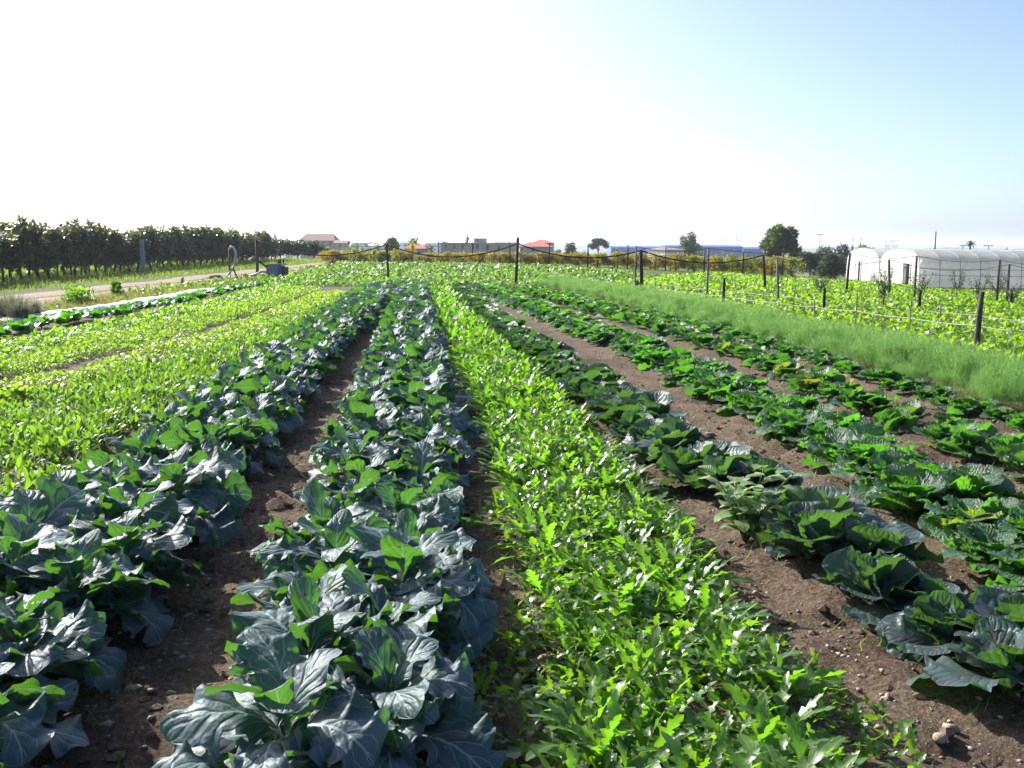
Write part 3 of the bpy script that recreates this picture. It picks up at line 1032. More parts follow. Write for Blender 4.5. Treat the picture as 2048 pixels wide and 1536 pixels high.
fill('verge_weeds', verge, lambda x, y, d: np.where((np.abs(x + 10.6) < .4) & (y > 20) & (y < 42), 0, .55) * (vnoise(x * .5, y * .5, 77) > .5), FRILL[:2] + OVAL, .7, .12, M['herb'], 'scattered low weeds on the verge beside the track', 'weeds', 12000, .3, 40)
crown = [(tc(y) - .13, y) for y in (4, 20, 40, 60, 95)] + [(tc(y) + .13, y) for y in (95, 60, 40, 20, 4)]
fill('track_grass', crown, lambda x, y, d: .8, BLW, .6, .0, M['grass'], 'grass strip along the middle of the dirt track', 'grass', 12000, 0, 90)
under = [(-16.7, 4), (-16.6, 98), (-30, 98), (-30, 4)]
fill('orchard_grass', under, lambda x, y, d: .8, BLW, 1.3, .03, M['grass'], 'grass under and before the dark orchard row', 'grass', 70000, 0, 90)
fen_e = [(fx(y) + .7, y) for y in (6, 12, 18, 26, 34)] + [(fx(y) + 1.9, y) for y in (34, 26, 18, 12, 6)]
fill('dry_grass', fen_e, lambda x, y, d: .8, BLW, 1.2, .02, M['drygrass'], 'pale dry grass between the fennel and the fence posts', 'grass', 9000, -.2, 30)
soilpoly = [(-2.6, 1.8), (-4.2, 14), (-5, 36), (4, 36), (6.0, 14), (3.6, 1.8)]
fill('seedling_weeds', soilpoly, lambda x, y, d: np.clip(7 / d, .1, 1) * (vnoise(x * 1.3, y * 1.3, 91) > .60), BLADE, .4, .0, M['weed'], 'tiny weeds and grass seedlings on the bare soil', 'weeds', 22000, .2, 60)

fill('straw_litter', soilpoly, lambda x, y, d: np.clip(6 / d, .1, 1), BLADE, .32, .0, M['drygrass'], 'dry straw bits and dead blades lying on the bare soil', 'straw', 9000, -1.15, 60)

# fennel row -----------------------------------------------------------
def fennel_mesh(seed):
    r = np.random.default_rng(seed)
    n = 7600
    ns = 36
    sa, sl_ = r.uniform(0, 6.283, ns), r.uniform(.18, .60, ns)
    sr_ = r.uniform(.05, .42, ns)
    k = r.integers(0, ns, n)
    f = r.uniform(.35, 1.0, n) ** .6
    base = np.stack([np.cos(sa[k]) * sr_[k] * f ** 1.4, np.sin(sa[k]) * sr_[k] * f ** 1.4, sl_[k] * f], -1)
    base += r.normal(0, .04, (n, 3))
    base[:, 2] = np.maximum(base[:, 2], .02)
    return scatter_mesh('fennel_plant', NEEDLE, r.integers(0, 2, n), base * (1, 1, .84), r.uniform(0, 6.283, n), r.normal(.15, .9, n), r.uniform(.025, .07, n), M['fennel'])


FEN = [fennel_mesh(k) for k in range(5)]
ln = LN['fennel']
s = 0.1
while s < ln.len:
    for off in (-.70, -.36, -.02, .32):
        x, y = ln.at(s + rb.uniform(-.15, .15), off + rb.uniform(-.12, .12))
        tag(plant_far('fennel_plant', float(x), float(y), rb.choice(FEN), rb.uniform(0, 6.28), rb.uniform(.7, 1.1) * (.72 if off < -.5 else 1)),
            'feathery soft green fennel plant in the tall row before the fence', 'fennel', 'fennel plants in the feathery row')
    s += .48

# bushy weed among the cabbages -----------------------------------------
gw = G(1490, 1098)
wx, wy = gw.x, gw.y
e = empty('bushy_weed', (wx, wy, gz(wx, wy)))
tag(e, 'bushy pale green weed with toothed leaves among the purple-veined cabbages', 'weed')
lf = [leaf_grid(10, 7, .13, .040, 30, -35, 1.0, prof_oval, .1, .1, 2, .12, 5, seed=300 + k) for k in range(3)]
D_W = leaf_data('leaf', lf, leaf_mat('bushy_weed_leaf', (.20, .30, .13), (.36, .58, .06), vein=(.26, .34, .2), rough=.42, tf=.42, nv=8, bump=.8))
mb_s = plain_mat('green_stem', (.14, .22, .06), (.10, .15, .05), .6)
for k in range(13):
    a = k * .97 + rb.uniform(-.2, .2)
    rr_ = rb.uniform(.06, .30)
    hh = rb.uniform(.26, .40)
    top = Vector((math.cos(a) * rr_, math.sin(a) * rr_, hh))
    MB().tube([(0, 0, -.02), tuple(top * .5 + Vector((0, 0, .05))), tuple(top)], [.007, .005, .003], 6).build('stem', mb_s, e, True)
    for q in range(7):
        f = .22 + .78 * q / 6
        link('leaf', rb.choice(D_W), e, None, mat_leaf(rb.uniform(0, 6.28), rb.uniform(-.35, .35), rb.uniform(.8, 1.25), tuple(top * f)))


# stones and pebbles ------------------------------------------------------
def stone_mesh(seed, sub=2):
    import bmesh
    bm = bmesh.new()
    bmesh.ops.create_icosphere(bm, subdivisions=sub, radius=1)
    r = np.random.default_rng(seed)
    k = r.normal(size=(4, 3)) * 1.6
    ph = r.uniform(0, 6, 4)
    for v in bm.verts:
        p = np.array(v.co)
        q = 1 + .19 * sum(math.sin(p @ k[i_] + ph[i_]) for i_ in range(4))
        v.co = v.co * q
        v.co.z *= .62
        v.co.x *= 1.2
    me = bpy.data.meshes.new('stone')
    bm.to_mesh(me)
    bm.free()
    me.polygons.foreach_set('use_smooth', [True] * len(me.polygons))
    me.materials.append(M['stone'])
    return me


ST = [stone_mesh(k) for k in range(5)]
for px, py, sz, lab in ((1880, 1492, .036, 0), (1898, 1462, .036, 0), (1772, 1400, .030, 0), (1700, 1432, .026, 0), (1093, 1333, .034, 1), (345, 1398, .028, 2), (268, 1384, .030, 2), (303, 1388, .022, 2),
                        (276, 1212, .034, 2), (322, 1216, .032, 2), (376, 1240, .022, 2), (462, 1085, .026, 2), (365, 1328, .022, 2), (138, 1392, .03, 2), (214, 1484, .026, 2), (136, 1516, .03, 2),
                        (1590, 868, .03, 3), (1420, 868, .04, 3), (1860, 1180, .03, 0), (1345, 1030, .03, 3), (1120, 1330, .02, 1), (250, 1080, .03, 2), (505, 1010, .026, 2)):
    p = G(px, py)
    o = bpy.data.objects.new('stone', rb.choice(ST))
    COL.objects.link(o)
    o.location = (p.x, p.y, gz(p.x, p.y) + sz * .2)
    o.rotation_euler = (rb.uniform(-.3, .3), rb.uniform(-.3, .3), rb.uniform(0, 6.28))
    sz *= .72
    o.scale = (sz, sz * rb.uniform(.7, 1), sz * rb.uniform(.7, 1.2))
    tag(o, ('pale stone on the brown soil between chicory and purple-veined cabbages', 'rounded tan stone at the edge of the chicory bed',
            'pale rounded stone on the dark shaded soil between the broccoli beds', 'small flat stone on the brown soil between cabbage rows')[lab], 'stone', 'loose stones on the soil')
n = 12000
sx = rng.uniform(-3.2, 5.5, n)
sy = 1.9 + rng.random(n) ** 1.6 * 14
ico = stone_mesh(77, 1)
vv = np.array([v.co[:] for v in ico.vertices])
tt = np.array([p.vertices[:] for p in ico.polygons])
bpy.data.meshes.remove(ico)
ss = rng.uniform(.003, .010, n) * rng.choice([1, 1, 1, 1.6], n)
aa = rng.uniform(0, 6.28, n)
VV = vv[None] * ss[:, None, None]
xx = VV[..., 0] * np.cos(aa)[:, None] - VV[..., 1] * np.sin(aa)[:, None]
yy = VV[..., 0] * np.sin(aa)[:, None] + VV[..., 1] * np.cos(aa)[:, None]
VV = np.stack([xx + sx[:, None], yy + sy[:, None], VV[..., 2] + GZ(sx, sy)[:, None] + ss[:, None] * .1], -1)
pm = mesh_np('pebbles', VV.reshape(-1, 3), None, T3=(tt[None] + (np.arange(n) * len(vv))[:, None, None]).reshape(-1, 3), mat=None)
M['clod'] = plain_mat('clods_and_pebbles', (.42, .36, .29), (.14, .105, .08), .9, 2.5, .4)
pm.materials.append(M['clod'])
tag(link('pebbles', pm), 'small pebbles and clods strewn over the bare soil', 'pebbles', None, 'stuff')


# soil clods, the colour of the ground
n = 3200
sx = rng.uniform(-3.2, 5.5, n)
sy = 1.9 + rng.random(n) ** 1.5 * 12
ss = rng.uniform(.010, .030, n) * rng.choice([.6, .8, 1, 1.3], n)
aa = rng.uniform(0, 6.28, n)
VV = vv[None] * ss[:, None, None] * rng.uniform(.75, 1.25, (n, len(vv), 1))
xx = VV[..., 0] * np.cos(aa)[:, None] - VV[..., 1] * np.sin(aa)[:, None]
yy = VV[..., 0] * np.sin(aa)[:, None] + VV[..., 1] * np.cos(aa)[:, None]
VV = np.stack([xx + sx[:, None], yy + sy[:, None], VV[..., 2] + GZ(sx, sy)[:, None]], -1)
pm = mesh_np('soil_clods', VV.reshape(-1, 3), None, T3=(tt[None] + (np.arange(n) * len(vv))[:, None, None]).reshape(-1, 3), mat=plain_mat('soil_clod', (.15, .105, .072), (.06, .04, .028), .95, 30, .8), smooth=False)
tag(link('soil_clods', pm), 'rough brown soil clods lying on the paths between rows', 'soil', None, 'stuff')


# ------------------------------------------------------------------ trees, vines, hedges
def blob_leaves(blobs, n, size, seed, shell=.55, lobes=9, lobe_r=.42, tilt=.3):
    """leaf clumps through the volume of a crown made of ellipsoids"""
    r = np.random.default_rng(seed)
    vol = np.array([b[3] * b[4] * b[5] for b in blobs])
    k = r.choice(len(blobs), n, p=vol / vol.sum())
    B = np.array(blobs)[k]
    # each ellipsoid is broken into smaller clumps
    cl = r.normal(size=(len(blobs), lobes, 3))
    cl /= np.linalg.norm(cl, axis=-1, keepdims=True)
    cl *= r.uniform(.45, .78, (len(blobs), lobes, 1))
    q = cl[k, r.integers(0, lobes, n)]
    d = r.normal(size=(n, 3))
    d /= np.linalg.norm(d, axis=-1, keepdims=True)
    rad = (shell + (1 - shell) * r.random(n)) * r.uniform(.75, 1.1, n)
    p = q + d * (rad * lobe_r)[:, None]
    loc = B[:, :3] + p * B[:, 3:6]
    az = np.arctan2(d[:, 1], d[:, 0]) + r.normal(0, .8, n)
    ti = np.arcsin(np.clip(d[:, 2], -1, 1)) * .5 + r.normal(tilt - .3, .5, n)
    return loc, az, ti, size * r.uniform(.6, 1.3, n)


def crown(name, blobs, n, size, seed, mat, **kw):
    loc, az, ti, sc_ = blob_leaves(blobs, n, size, seed, **kw)
    return scatter_mesh(name, TLEAF, np.random.default_rng(seed).integers(0, 3, n), loc, az, ti, sc_, mat, np.random.default_rng(seed + 1).normal(0, .5, n))


def limbs(h, r0, tops, mat, lean=0.0, fork=.45):
    mb = MB()
    f = Vector((lean * fork, 0, h * fork))
    mb.tube([(0, 0, -.15), (lean * fork * .4, r0 * .3, h * fork * .5), tuple(f)], [r0 * 1.25, r0 * .95, r0 * .8], 8)
    for t_ in tops:
        t_ = Vector(t_)
        m_ = f.lerp(t_, .5) + Vector((0, 0, .08 * h))
        mb.tube([tuple(f - Vector((0, 0, r0))), tuple(m_), tuple(t_)], [r0 * .6, r0 * .35, r0 * .12], 6)
    return mb.data('trunk', mat, True)


def tree(name, u, vtop, d, wpx, shape, n, size, leafm, label, seed, cat='tree', fork=.4, lean=0.0, group=None, r0=None, blobs=None, lobe_r=.42, lobes=9, vbase=None, barkm='bark'):
    top = P(u, vtop, d)
    z0 = Tf(top.x, d)
    h = top.z - z0
    W = wpx * d / F / 2
    e = empty(name, (top.x, d, z0))
    tag(e, label, cat, group)
    r = np.random.default_rng(seed)
    if blobs is None:
        if shape == 'round':
            blobs = [(0, 0, h * .64, W * .92, W * .92, h * .36), (-W * .35, .1 * W, h * .52, W * .6, W * .6, h * .24), (W * .38, -.1 * W, h * .56, W * .6, W * .6, h * .26), (.05 * W, 0, h * .84, W * .5, W * .5, h * .2)]
        elif shape == 'tall':
            blobs = [(0, 0, h * .5, W, W, h * .28), (-.12 * W, 0, h * .72, W * .72, W * .72, h * .22), (.2 * W, 0, h * .86, W * .42, W * .42, h * .16), (.3 * W, 0, h * .4, W * .7, W * .7, h * .2)]
        elif shape == 'umbrella':
            blobs = [(0, 0, h * .83, W, W, h * .17), (-.45 * W, 0, h * .80, W * .55, W * .55, h * .14), (.45 * W, .1 * W, h * .79, W * .55, W * .55, h * .13), (0, 0, h * .9, W * .6, W * .6, h * .1)]
        elif shape == 'cone':
            blobs = [(0, 0, h * (.18 + .19 * k), W * (1 - .21 * k), W * (1 - .21 * k), h * .14) for k in range(5)]
        else:                                                     # wide bush
            blobs = [(0, 0, h * .5, W * .9, W * .7, h * .46), (-W * .55, 0, h * .42, W * .48, W * .5, h * .38), (W * .55, 0, h * .44, W * .48, W * .5, h * .4), (W * .1, 0, h * .74, W * .45, W * .4, h * .26)]
    link('crown', crown('crown', blobs, n, size, seed, M[leafm], lobe_r=lobe_r, lobes=lobes), e)
    tops = [(b[0] + r.uniform(-.2, .2) * b[3], b[1], b[2] + .2 * b[5]) for b in blobs]
    link('trunk', limbs(h, r0 or h * .028, tops, M[barkm], lean, fork), e)
    return e


# the dark trained orchard row along the track --------------------------
def orchard_variant(k):
    bl = [(0, 0, 1.4, .62, .95, .62), (.1, .45, 1.7, .5, .5, .45), (-.05, -.45, 1.7, .5, .5, .5), (0, .1, .95, .5, .85, .42), (.05, -.2 + .2 * k, 2.02, .36, .42, .3), (.05, .3 - .15 * k, .66, .42, .45, .34)]
    if k == 2:
        bl.append((0, .3, 2.3, .25, .25, .28))
    c = crown('crown', bl, 2300, .18, 500 + k, M['orchard'], lobe_r=.5, shell=.3)
    r = random.Random(k)
    mb = MB()
    a = r.uniform(-.12, .12)
    mb.tube([(0, 0, -.1), (a, .05, .45), (a * .5, -.05, .95), (0, .3, 1.6)], [.07, .055, .05, .02], 7)
    mb.tube([(a * .5, -.05, .9), (.05, -.5, 1.5)], [.04, .015], 6)
    if k % 2:
        mb.tube([(.1, .5, -.1), (.15, .4, .5), (0, .3, 1.2)], [.045, .04, .02], 6)
    return c, mb.data('trunk', M['vinebark'], True)


OV = [orchard_variant(k) for k in range(5)]
ro = random.Random(77)


def orchard_row(x0, y0, y1, step, label, smin, smax):
    y = y0
    while y < y1:
        x = x0 + ro.uniform(-.12, .12) - .02 * (y - 40)
        c, t_ = OV[ro.randrange(5)]
        e = empty('trained_fruit_tree', (x, y, gz(x, y)), ro.choice((0, math.pi)) + ro.uniform(-.15, .15), 1.0)
        e.scale = (ro.uniform(.9, 1.15), 1.0, ro.uniform(smin, smax))
        link('crown', c, e)
        link('trunk', t_, e)
        tag(e, label, 'fruit tree', 'dark trained trees beside the track')
        y += step * ro.uniform(.85, 1.15)


orchard_row(-21.0, 24, 92, 1.25, 'dark glossy-leaved trained tree in the orchard row facing the track', .88, 1.22)
orchard_row(-23.9, 26, 96, 1.6, 'dark trained tree in the orchard row behind the front row', .98, 1.14)
p = G(262, 546)
o = MB().box(-.09, .09, -.09, .09, -.2, 1.85).box(-.11, .11, -.11, .11, -.2, .06).build('orchard_post', M['concrete'], None, False, Matrix.Translation((-20.2, p.y, gz(-20.2, p.y))))
tag(o, 'grey concrete end post standing before the dark orchard row', 'post')

# darker hedge of young trees past the orchard -----------------------------
k = 0
for u, vt, d, wp in ((560, 480, 100, 60), (595, 481, 102, 60), (628, 484, 104, 52), (535, 478, 112, 60), (655, 497, 106, 34)):
    tree('hedge_tree', u, vt, d, wp, 'round', 2600, .22, 'hedge', 'dense dark green round tree in the clump at the far end of the track' if k != 4 else 'low olive-green shrub at the right end of the dark tree clump', 600 + k, group='dark trees at the end of the track' if k != 4 else None, fork=.2, r0=.08, lobe_r=.5)
    k += 1
tree('sapling_tree', 470, 461, 110, 36, 'round', 700, .2, 'tree', 'taller open-crowned tree rising above the far orchard row', 611, fork=.4)
tree('sapling_tree', 388, 463, 84, 22, 'round', 260, .18, 'orchard', 'sparse tree top poking above the middle of the orchard row', 612, fork=.5)

# yellow-brown vineyard row ------------------------------------------------
def vine_variant(k, mat):
    bl = [(-.6, 0, .85, .6, .3, .62), (.0, 0, .9, .6, .32, .66), (.6, 0, .85, .6, .3, .62), (-.2 + .2 * k, 0, 1.4, .6, .25, .25), (0, 0, .35, .95, .28, .3)]
    c = crown('foliage', bl, 1500, .13, 700 + k, mat, lobe_r=.55, shell=.2)
    mb = MB()
    mb.tube([(0, 0, -.1), (.06, .03, .35), (-.02, 0, .7), (.1, 0, 1.2)], [.05, .04, .035, .015], 7)
    mb.tube([(0, 0, .65), (-.5, 0, .8)], [.025, .012], 5)
    mb.tube([(0, 0, .65), (.5, 0, .82)], [.025, .012], 5)
    return c, mb.data('trunk', M['vinebark'], True)


VV_ = [vine_variant(k, M['vine']) for k in range(4)] + [vine_variant(k, M['vinegreen']) for k in range(3)]
D_VPOST = MB().tube([(0, 0, -.2), (.01, 0, 1.0), (0, .01, 1.85)], [.06, .055, .05], 8).data('vine_post', M['wood'], True)
vrow = [P(860, 524, 84), P(1000, 532, 79), P(1250, 540, 78.5), P(1500, 550, 79.5), P(1615, 553, 80)]
vx = np.array([q.x for q in vrow])
vy = np.array([q.y for q in vrow])
x = vx[0]
k = 0
while x < vx[-1]:
    y = float(np.interp(x, vx, vy))
    for row in (0, 2.6):
        green = x > 14 and ro.random() < .75
        c, t_ = VV_[4 + ro.randrange(3)] if green else VV_[ro.randrange(4)]
        e = empty('grape_vine', (x, y + row, gz(x, y + row)), ro.uniform(-.08, .08), 1.0)
        uu_ = 1024 + F * x / y
        hv = P(uu_, np.interp(uu_, (860, 1000, 1250, 1500, 1615), (505, 503, 505, 511, 513)), y).z - gz(x, y)
        e.scale = (1.08, 1.0, hv / 1.65 * ro.uniform(.94, 1.06) * (1 if row == 0 else .97))
        link('foliage', c, e)
        link('trunk', t_, e)
        tag(e, ('greener grape vine in the front vineyard row near the big tree' if green else 'yellow-brown grape vine in the front vineyard row behind the field') if row == 0 else ('greener grape vine in the second vineyard row near the big tree' if green else 'yellow-brown grape vine in the second row of the vineyard'), 'vine', 'autumn vines behind the field')
    if k % 2 == 0:
        o = link('vine_post', D_VPOST, None, None, Matrix.Translation((x + .75, y - .45, gz(x + .75, y - .45))))
        tag(o, 'weathered wooden post of the yellow-brown vineyard row', 'post', 'posts of the vineyard row')
    x += 1.55 * ro.uniform(.92, 1.08)
    k += 1
# shorter vine rows left of the gap, with taller vines on their posts
for d0, zr in ((80, 499), (82.5, 499), (85, 499)):
    u0 = 664
    while u0 < 806:
        q = P(u0, 530, d0)
        hv = P(u0, zr + (790 - u0) * .012, d0).z - gz(q.x, d0)
        c, t_ = VV_[ro.randrange(7)]
        e = empty('grape_vine', (q.x, d0, gz(q.x, d0)), ro.uniform(-.2, .2), 1.0)
        e.scale = (1.0, 1.25, hv / 1.65 * ro.uniform(.93, 1.07))
        link('foliage', c, e)
        link('trunk', t_, e)
        tag(e, 'golden grape vine in the short dark-shaded rows left of the vineyard gap', 'vine', 'vines in short rows left of the gap')
        u0 += 34 * ro.uniform(.9, 1.1)
for u0, v1 in ((708, 495), (748, 496), (790, 497)):
    q = P(u0, 530, 78.6)
    hv = P(u0, v1, 78.6).z - gz(q.x, 78.6)
    c, t_ = VV_[4 + ro.randrange(3)]
    e = empty('grape_vine', (q.x, 78.6, gz(q.x, 78.6)), ro.uniform(0, 3), 1.0)
    e.scale = (.42, .6, hv / 1.65)
    link('foliage', c, e)
    link('trunk', t_, e)
    tag(e, 'taller narrow vine climbing an end post of the short vine rows', 'vine', 'narrow vines on the end posts')
q = P(825, 530, 80)
c, t_ = VV_[0]
e = empty('grape_vine', (q.x, q.y, gz(q.x, q.y)), .6)
e.scale = (.4, .4, 1.12)
link('foliage', c, e)
link('trunk', t_, e)
tag(e, 'single narrow vine on its post standing in the vineyard gap', 'vine')

# distant trees ------------------------------------------------------------
tree('broad_tree', 1565, 451, 128, 82, 'round', 5200, .42, 'tree', 'big broad-leaved tree with uneven crown between vineyard and olives', 801, fork=.25, lobe_r=.36, lobes=12)
tree('poplar_tree', 1379, 458, 235, 46, 'tall', 3600, .5, 'tree', 'tall grey-green tree before the long blue warehouse', 802, fork=.25, lobe_r=.38)
tree('umbrella_pine', 1197, 476, 255, 42, 'umbrella', 2600, .42, 'conifer', 'umbrella pine with a flat spreading crown on a bare trunk', 803, fork=.62, lobe_r=.45)
tree('dark_pine', 1141, 487, 210, 32, 'round', 1800, .42, 'conifer', 'small dark round pine beside the red-roofed house', 804, fork=.3)
tree('fir_tree', 935, 463, 275, 24, 'cone', 1400, .5, 'conifer', 'dark pointed fir rising behind the long flat-roofed building', 805, fork=.6)
tree('fir_tree', 955, 468, 285, 14, 'cone', 700, .45, 'conifer', 'narrower fir beside the pointed fir behind the flat-roofed building', 806, fork=.6)
tree('round_tree', 783, 475, 190, 36, 'round', 2200, .42, 'farbush', 'round dark tree behind the left pole of the sagging pipe', 807, fork=.3)
tree('round_tree', 826, 474, 200, 40, 'round', 1300, .42, 'farbush', 'open-crowned tree above the small red roof', 808, fork=.35)
tree('olive_tree', 1642, 494, 92, 96, 'bush', 8000, .19, 'olive', 'large grey-green olive beside the greenhouse end wall', 809, fork=.25, lobe_r=.5)
tree('olive_tree', 1664, 506, 89, 56, 'bush', 4200, .17, 'olive', 'smaller paler olive in front of the large olive', 810, fork=.25, lobe_r=.5)
tree('round_pine', 1690, 487, 140, 50, 'bush', 2200, .3, 'conifer', 'dark rounded tree behind the olives and the greenhouse', 811, fork=.3)
tree('round_pine', 1727, 486, 150, 62, 'bush', 2200, .32, 'tree', 'olive-green rounded tree behind the greenhouse roof', 812, fork=.3)
tree('cypress', 1706, 479, 170, 10, 'cone', 500, .3, 'conifer', 'small dark cypress tip above the trees behind the greenhouse', 813, fork=.6)
tree('cypress', 1721, 479, 172, 8, 'cone', 400, .3, 'conifer', 'thinner cypress tip beside the other cypress tip', 814, fork=.6)
tree('round_tree', 2008, 498, 160, 44, 'bush', 1500, .35, 'farbush', 'yellow-green bush behind the right end of the greenhouse', 815, fork=.3)
tree('far_tree', 550, 468, 420, 14, 'round', 700, .7, 'conifer', 'small far-off round tree left of the pink-roofed house', 816)
tree('far_tree', 577, 473, 460, 18, 'bush', 700, .7, 'farbush', 'low far-off tree close to the pink-roofed house', 817)
kk = 0
for u, vt, d, wp, lab in ((705, 484, 420, 14, 'pair of small far trees before the white glasshouse roofs'), (713, 480, 430, 7, 'thin far tree beside the white glasshouse roofs'), (735, 486, 300, 26, 'low bush under the tall thin mast'),
                          (755, 485, 310, 20, 'low bush right of the tall thin mast'), (890, 477, 300, 20, 'small tree above the left end of the flat-roofed building'), (915, 480, 300, 30, 'low tree line behind the flat-roofed building'),
                          (1112, 499, 190, 24, 'low shrub at the foot of the red-roofed house'), (1232, 494, 260, 40, 'grey-green bush right of the umbrella pine'), (1255, 500, 230, 40, 'low grey bush behind the vineyard row'),
                          (1170, 502, 230, 40, 'low shrubs under the umbrella pine'), (1300, 503, 190, 40, 'low shrub left of the white farmhouse'), (1400, 500, 190, 34, 'grey-green bush right of the white farmhouse'),
                          (1440, 503, 180, 50, 'low hedge in front of the blue warehouse'), (1490, 503, 170, 50, 'low hedge beside the big broad-leaved tree'), (860, 490, 230, 34, 'green shrub between red roof and flat-roofed building'),
                          (690, 492, 200, 50, 'low shrub before the pink-roofed house'), (720, 494, 190, 40, 'low shrub right of the pink-roofed house')):
    tree('shrub', u, vt, d, wp, 'bush', 600, .0022 * d, 'farbush', lab, 840 + kk, 'shrub', fork=.2)
    kk += 1
# palm
p = P(1941, 481, 180)
z0 = Tf(p.x, 180)
hp = p.z - z0
e = tag(empty('palm_tree', (p.x, 180, z0)), 'small palm with arching fronds behind the greenhouse roof', 'palm')
MB().tube([(0, 0, -.1), (.05, 0, hp * .45), (0, 0, hp * .85)], [.22, .17, .16], 8).build('trunk', M['bark'], e, True)
fr = leaf_grid(8, 3, 1.5, .16, 62, -35, 1.2, lambda t: np.sin(np.pi * np.clip(t * .9 + .08, 0, 1)) ** .6, .5, .1, 2, 0, 1, seed=5)
fd = mesh_np('frond', fr[0], fr[1], fr[2], mat=M['hedge'])
for q in range(22):
    link('frond', fd, e, None, mat_leaf(q * 2.4, ro.uniform(-.6, .6), ro.uniform(.8, 1.05), (0, 0, hp * .84)))


# olive saplings and herbs in the right field --------------------------------
def sapling(u, vb, hpx, wpx, label, seed):
    g = G(u, vb)
    h = hpx * g.y / F
    W = wpx * g.y / F / 2
    e = tag(empty('olive_sapling', (g.x, g.y, gz(g.x, g.y))), label, 'sapling', 'olive saplings in the right field')
    r = random.Random(seed)
    mb = MB()
    tops = []
    mb.tube([(0, 0, -.1), (.02, 0, h * .4)], [.025, .02], 6)
    for q in range(7):
        a = q * .9 + r.uniform(-.3, .3)
        t_ = Vector((math.cos(a) * W * r.uniform(.5, 1), math.sin(a) * W * .8, h * r.uniform(.75, 1.0)))
        tops.append(t_)
        mb.tube([(.02, 0, h * .35), tuple(t_ * .6 + Vector((0, 0, .05 * h))), tuple(t_)], [.014, .01, .004], 5)
    link('trunk', mb.data('trunk', M['bark'], True), e)
    n = 420
    rr = np.random.default_rng(seed)
    k_ = rr.integers(0, 7, n)
    f = rr.uniform(.35, 1.05, n)
    loc = np.array([tuple(t_) for t_ in tops])[k_] * f[:, None]
    loc[:, 2] = h * .33 + (loc[:, 2] - h * .33) * 1
    loc += rr.normal(0, .05, (n, 3))
    link('crown', scatter_mesh('crown', TLEAF, rr.integers(0, 3, n), loc, rr.uniform(0, 6.28, n), rr.normal(.5, .5, n), rr.uniform(.05, .10, n), M['olive']), e)


sapling(1838, 606, 62, 50, 'small grey-green olive sapling with forked stems beside a dark stake', 1)
sapling(1912, 600, 60, 34, 'narrow upright olive sapling before the greenhouse side', 2)
sapling(1955, 606, 50, 40, 'low round olive sapling behind the thick fence post', 3)
sapling(1992, 606, 62, 60, 'wide olive sapling in front of the tall wire post', 4)
sapling(1766, 614, 70, 34, 'thin olive sapling before the greenhouse door', 5)
sapling(1640, 588, 30, 40, 'low sprawling sapling beside the olive trees', 6)
sapling(2025, 612, 40, 40, 'ragged olive sapling near the right-hand wire post', 7)

# lavender-like clump and weeds on the verge -------------------------------------
for u, v, h, wd, lab in ((20, 640, .5, .6, 'grey tufted herb clump at the near end of the white plastic strip'), (38, 644, .4, .4, 'smaller grey herb tuft at the end of the white plastic strip'), (66, 634, .36, .3, 'single upright grey herb tuft right of the clump')):
    g = G(u, v)
    n = 700
    a = rng.uniform(0, 6.28, n)
    rr_ = rng.random(n) ** .6 * wd * .5
    me = scatter_mesh('herb_tuft', BLADE, rng.integers(0, 3, n), np.stack([np.cos(a) * rr_, np.sin(a) * rr_, np.zeros(n)], -1), a, rng.normal(.15, .2, n), rng.uniform(.6, 1.1, n) * h / .17, M['lavender'])
    tag(link('herb_tuft', me, None, None, Matrix.Translation((g.x, g.y, gz(g.x, g.y)))), lab, 'herb')
g = G(158, 606)
n = 520
a = rng.uniform(0, 6.28, n)
rr_ = rng.random(n) ** .8 * .45
me = scatter_mesh('leafy_weed', FRILL, rng.integers(0, 4, n), np.stack([np.cos(a) * rr_, np.sin(a) * rr_, rng.random(n) ** 1.5 * .38], -1), a, rng.normal(.3, .5, n), rng.uniform(.5, 1.0, n), M['radish'])
tag(link('leafy_weed', me, None, None, Matrix.Translation((g.x, g.y, gz(g.x, g.y)))), 'yellow-green leafy weed bush beside the dirt track', 'weed')
g = G(233, 592)
n = 200
a = rng.uniform(0, 6.28, n)
me = scatter_mesh('leafy_weed', FRILL, rng.integers(0, 4, n), np.stack([np.cos(a) * .12, np.sin(a) * .12, rng.random(n) * .4], -1), a, rng.normal(.5, .4, n), rng.uniform(.7, 1.2, n), M['radish'])
tag(link('leafy_weed', me, None, None, Matrix.Translation((g.x, g.y, gz(g.x, g.y)))), 'small upright weed on the bank of the dirt track', 'weed')

# white plastic mulch strip -----------------------------------------------------
o = strip('plastic_mulch_strip', lambda y: -10.6 + .08 * math.sin(y * .7),   .27, 20.2, 41.6, .16, M['whitesheet'], .07, .22, 17, None)
tag(o, 'crumpled white plastic mulch strip lying along the verge', 'plastic sheet')
vv_ = np.zeros(len(o.data.vertices) * 3, np.float32)
o.data.vertices.foreach_get('co', vv_)
vv_ = vv_.reshape(-1, 3)
vv_[:, 2] += (vnoise(vv_[:, 0] * 5, vv_[:, 1] * 3, 8) - .4) * .06
o.data.vertices.foreach_set('co', vv_.ravel())


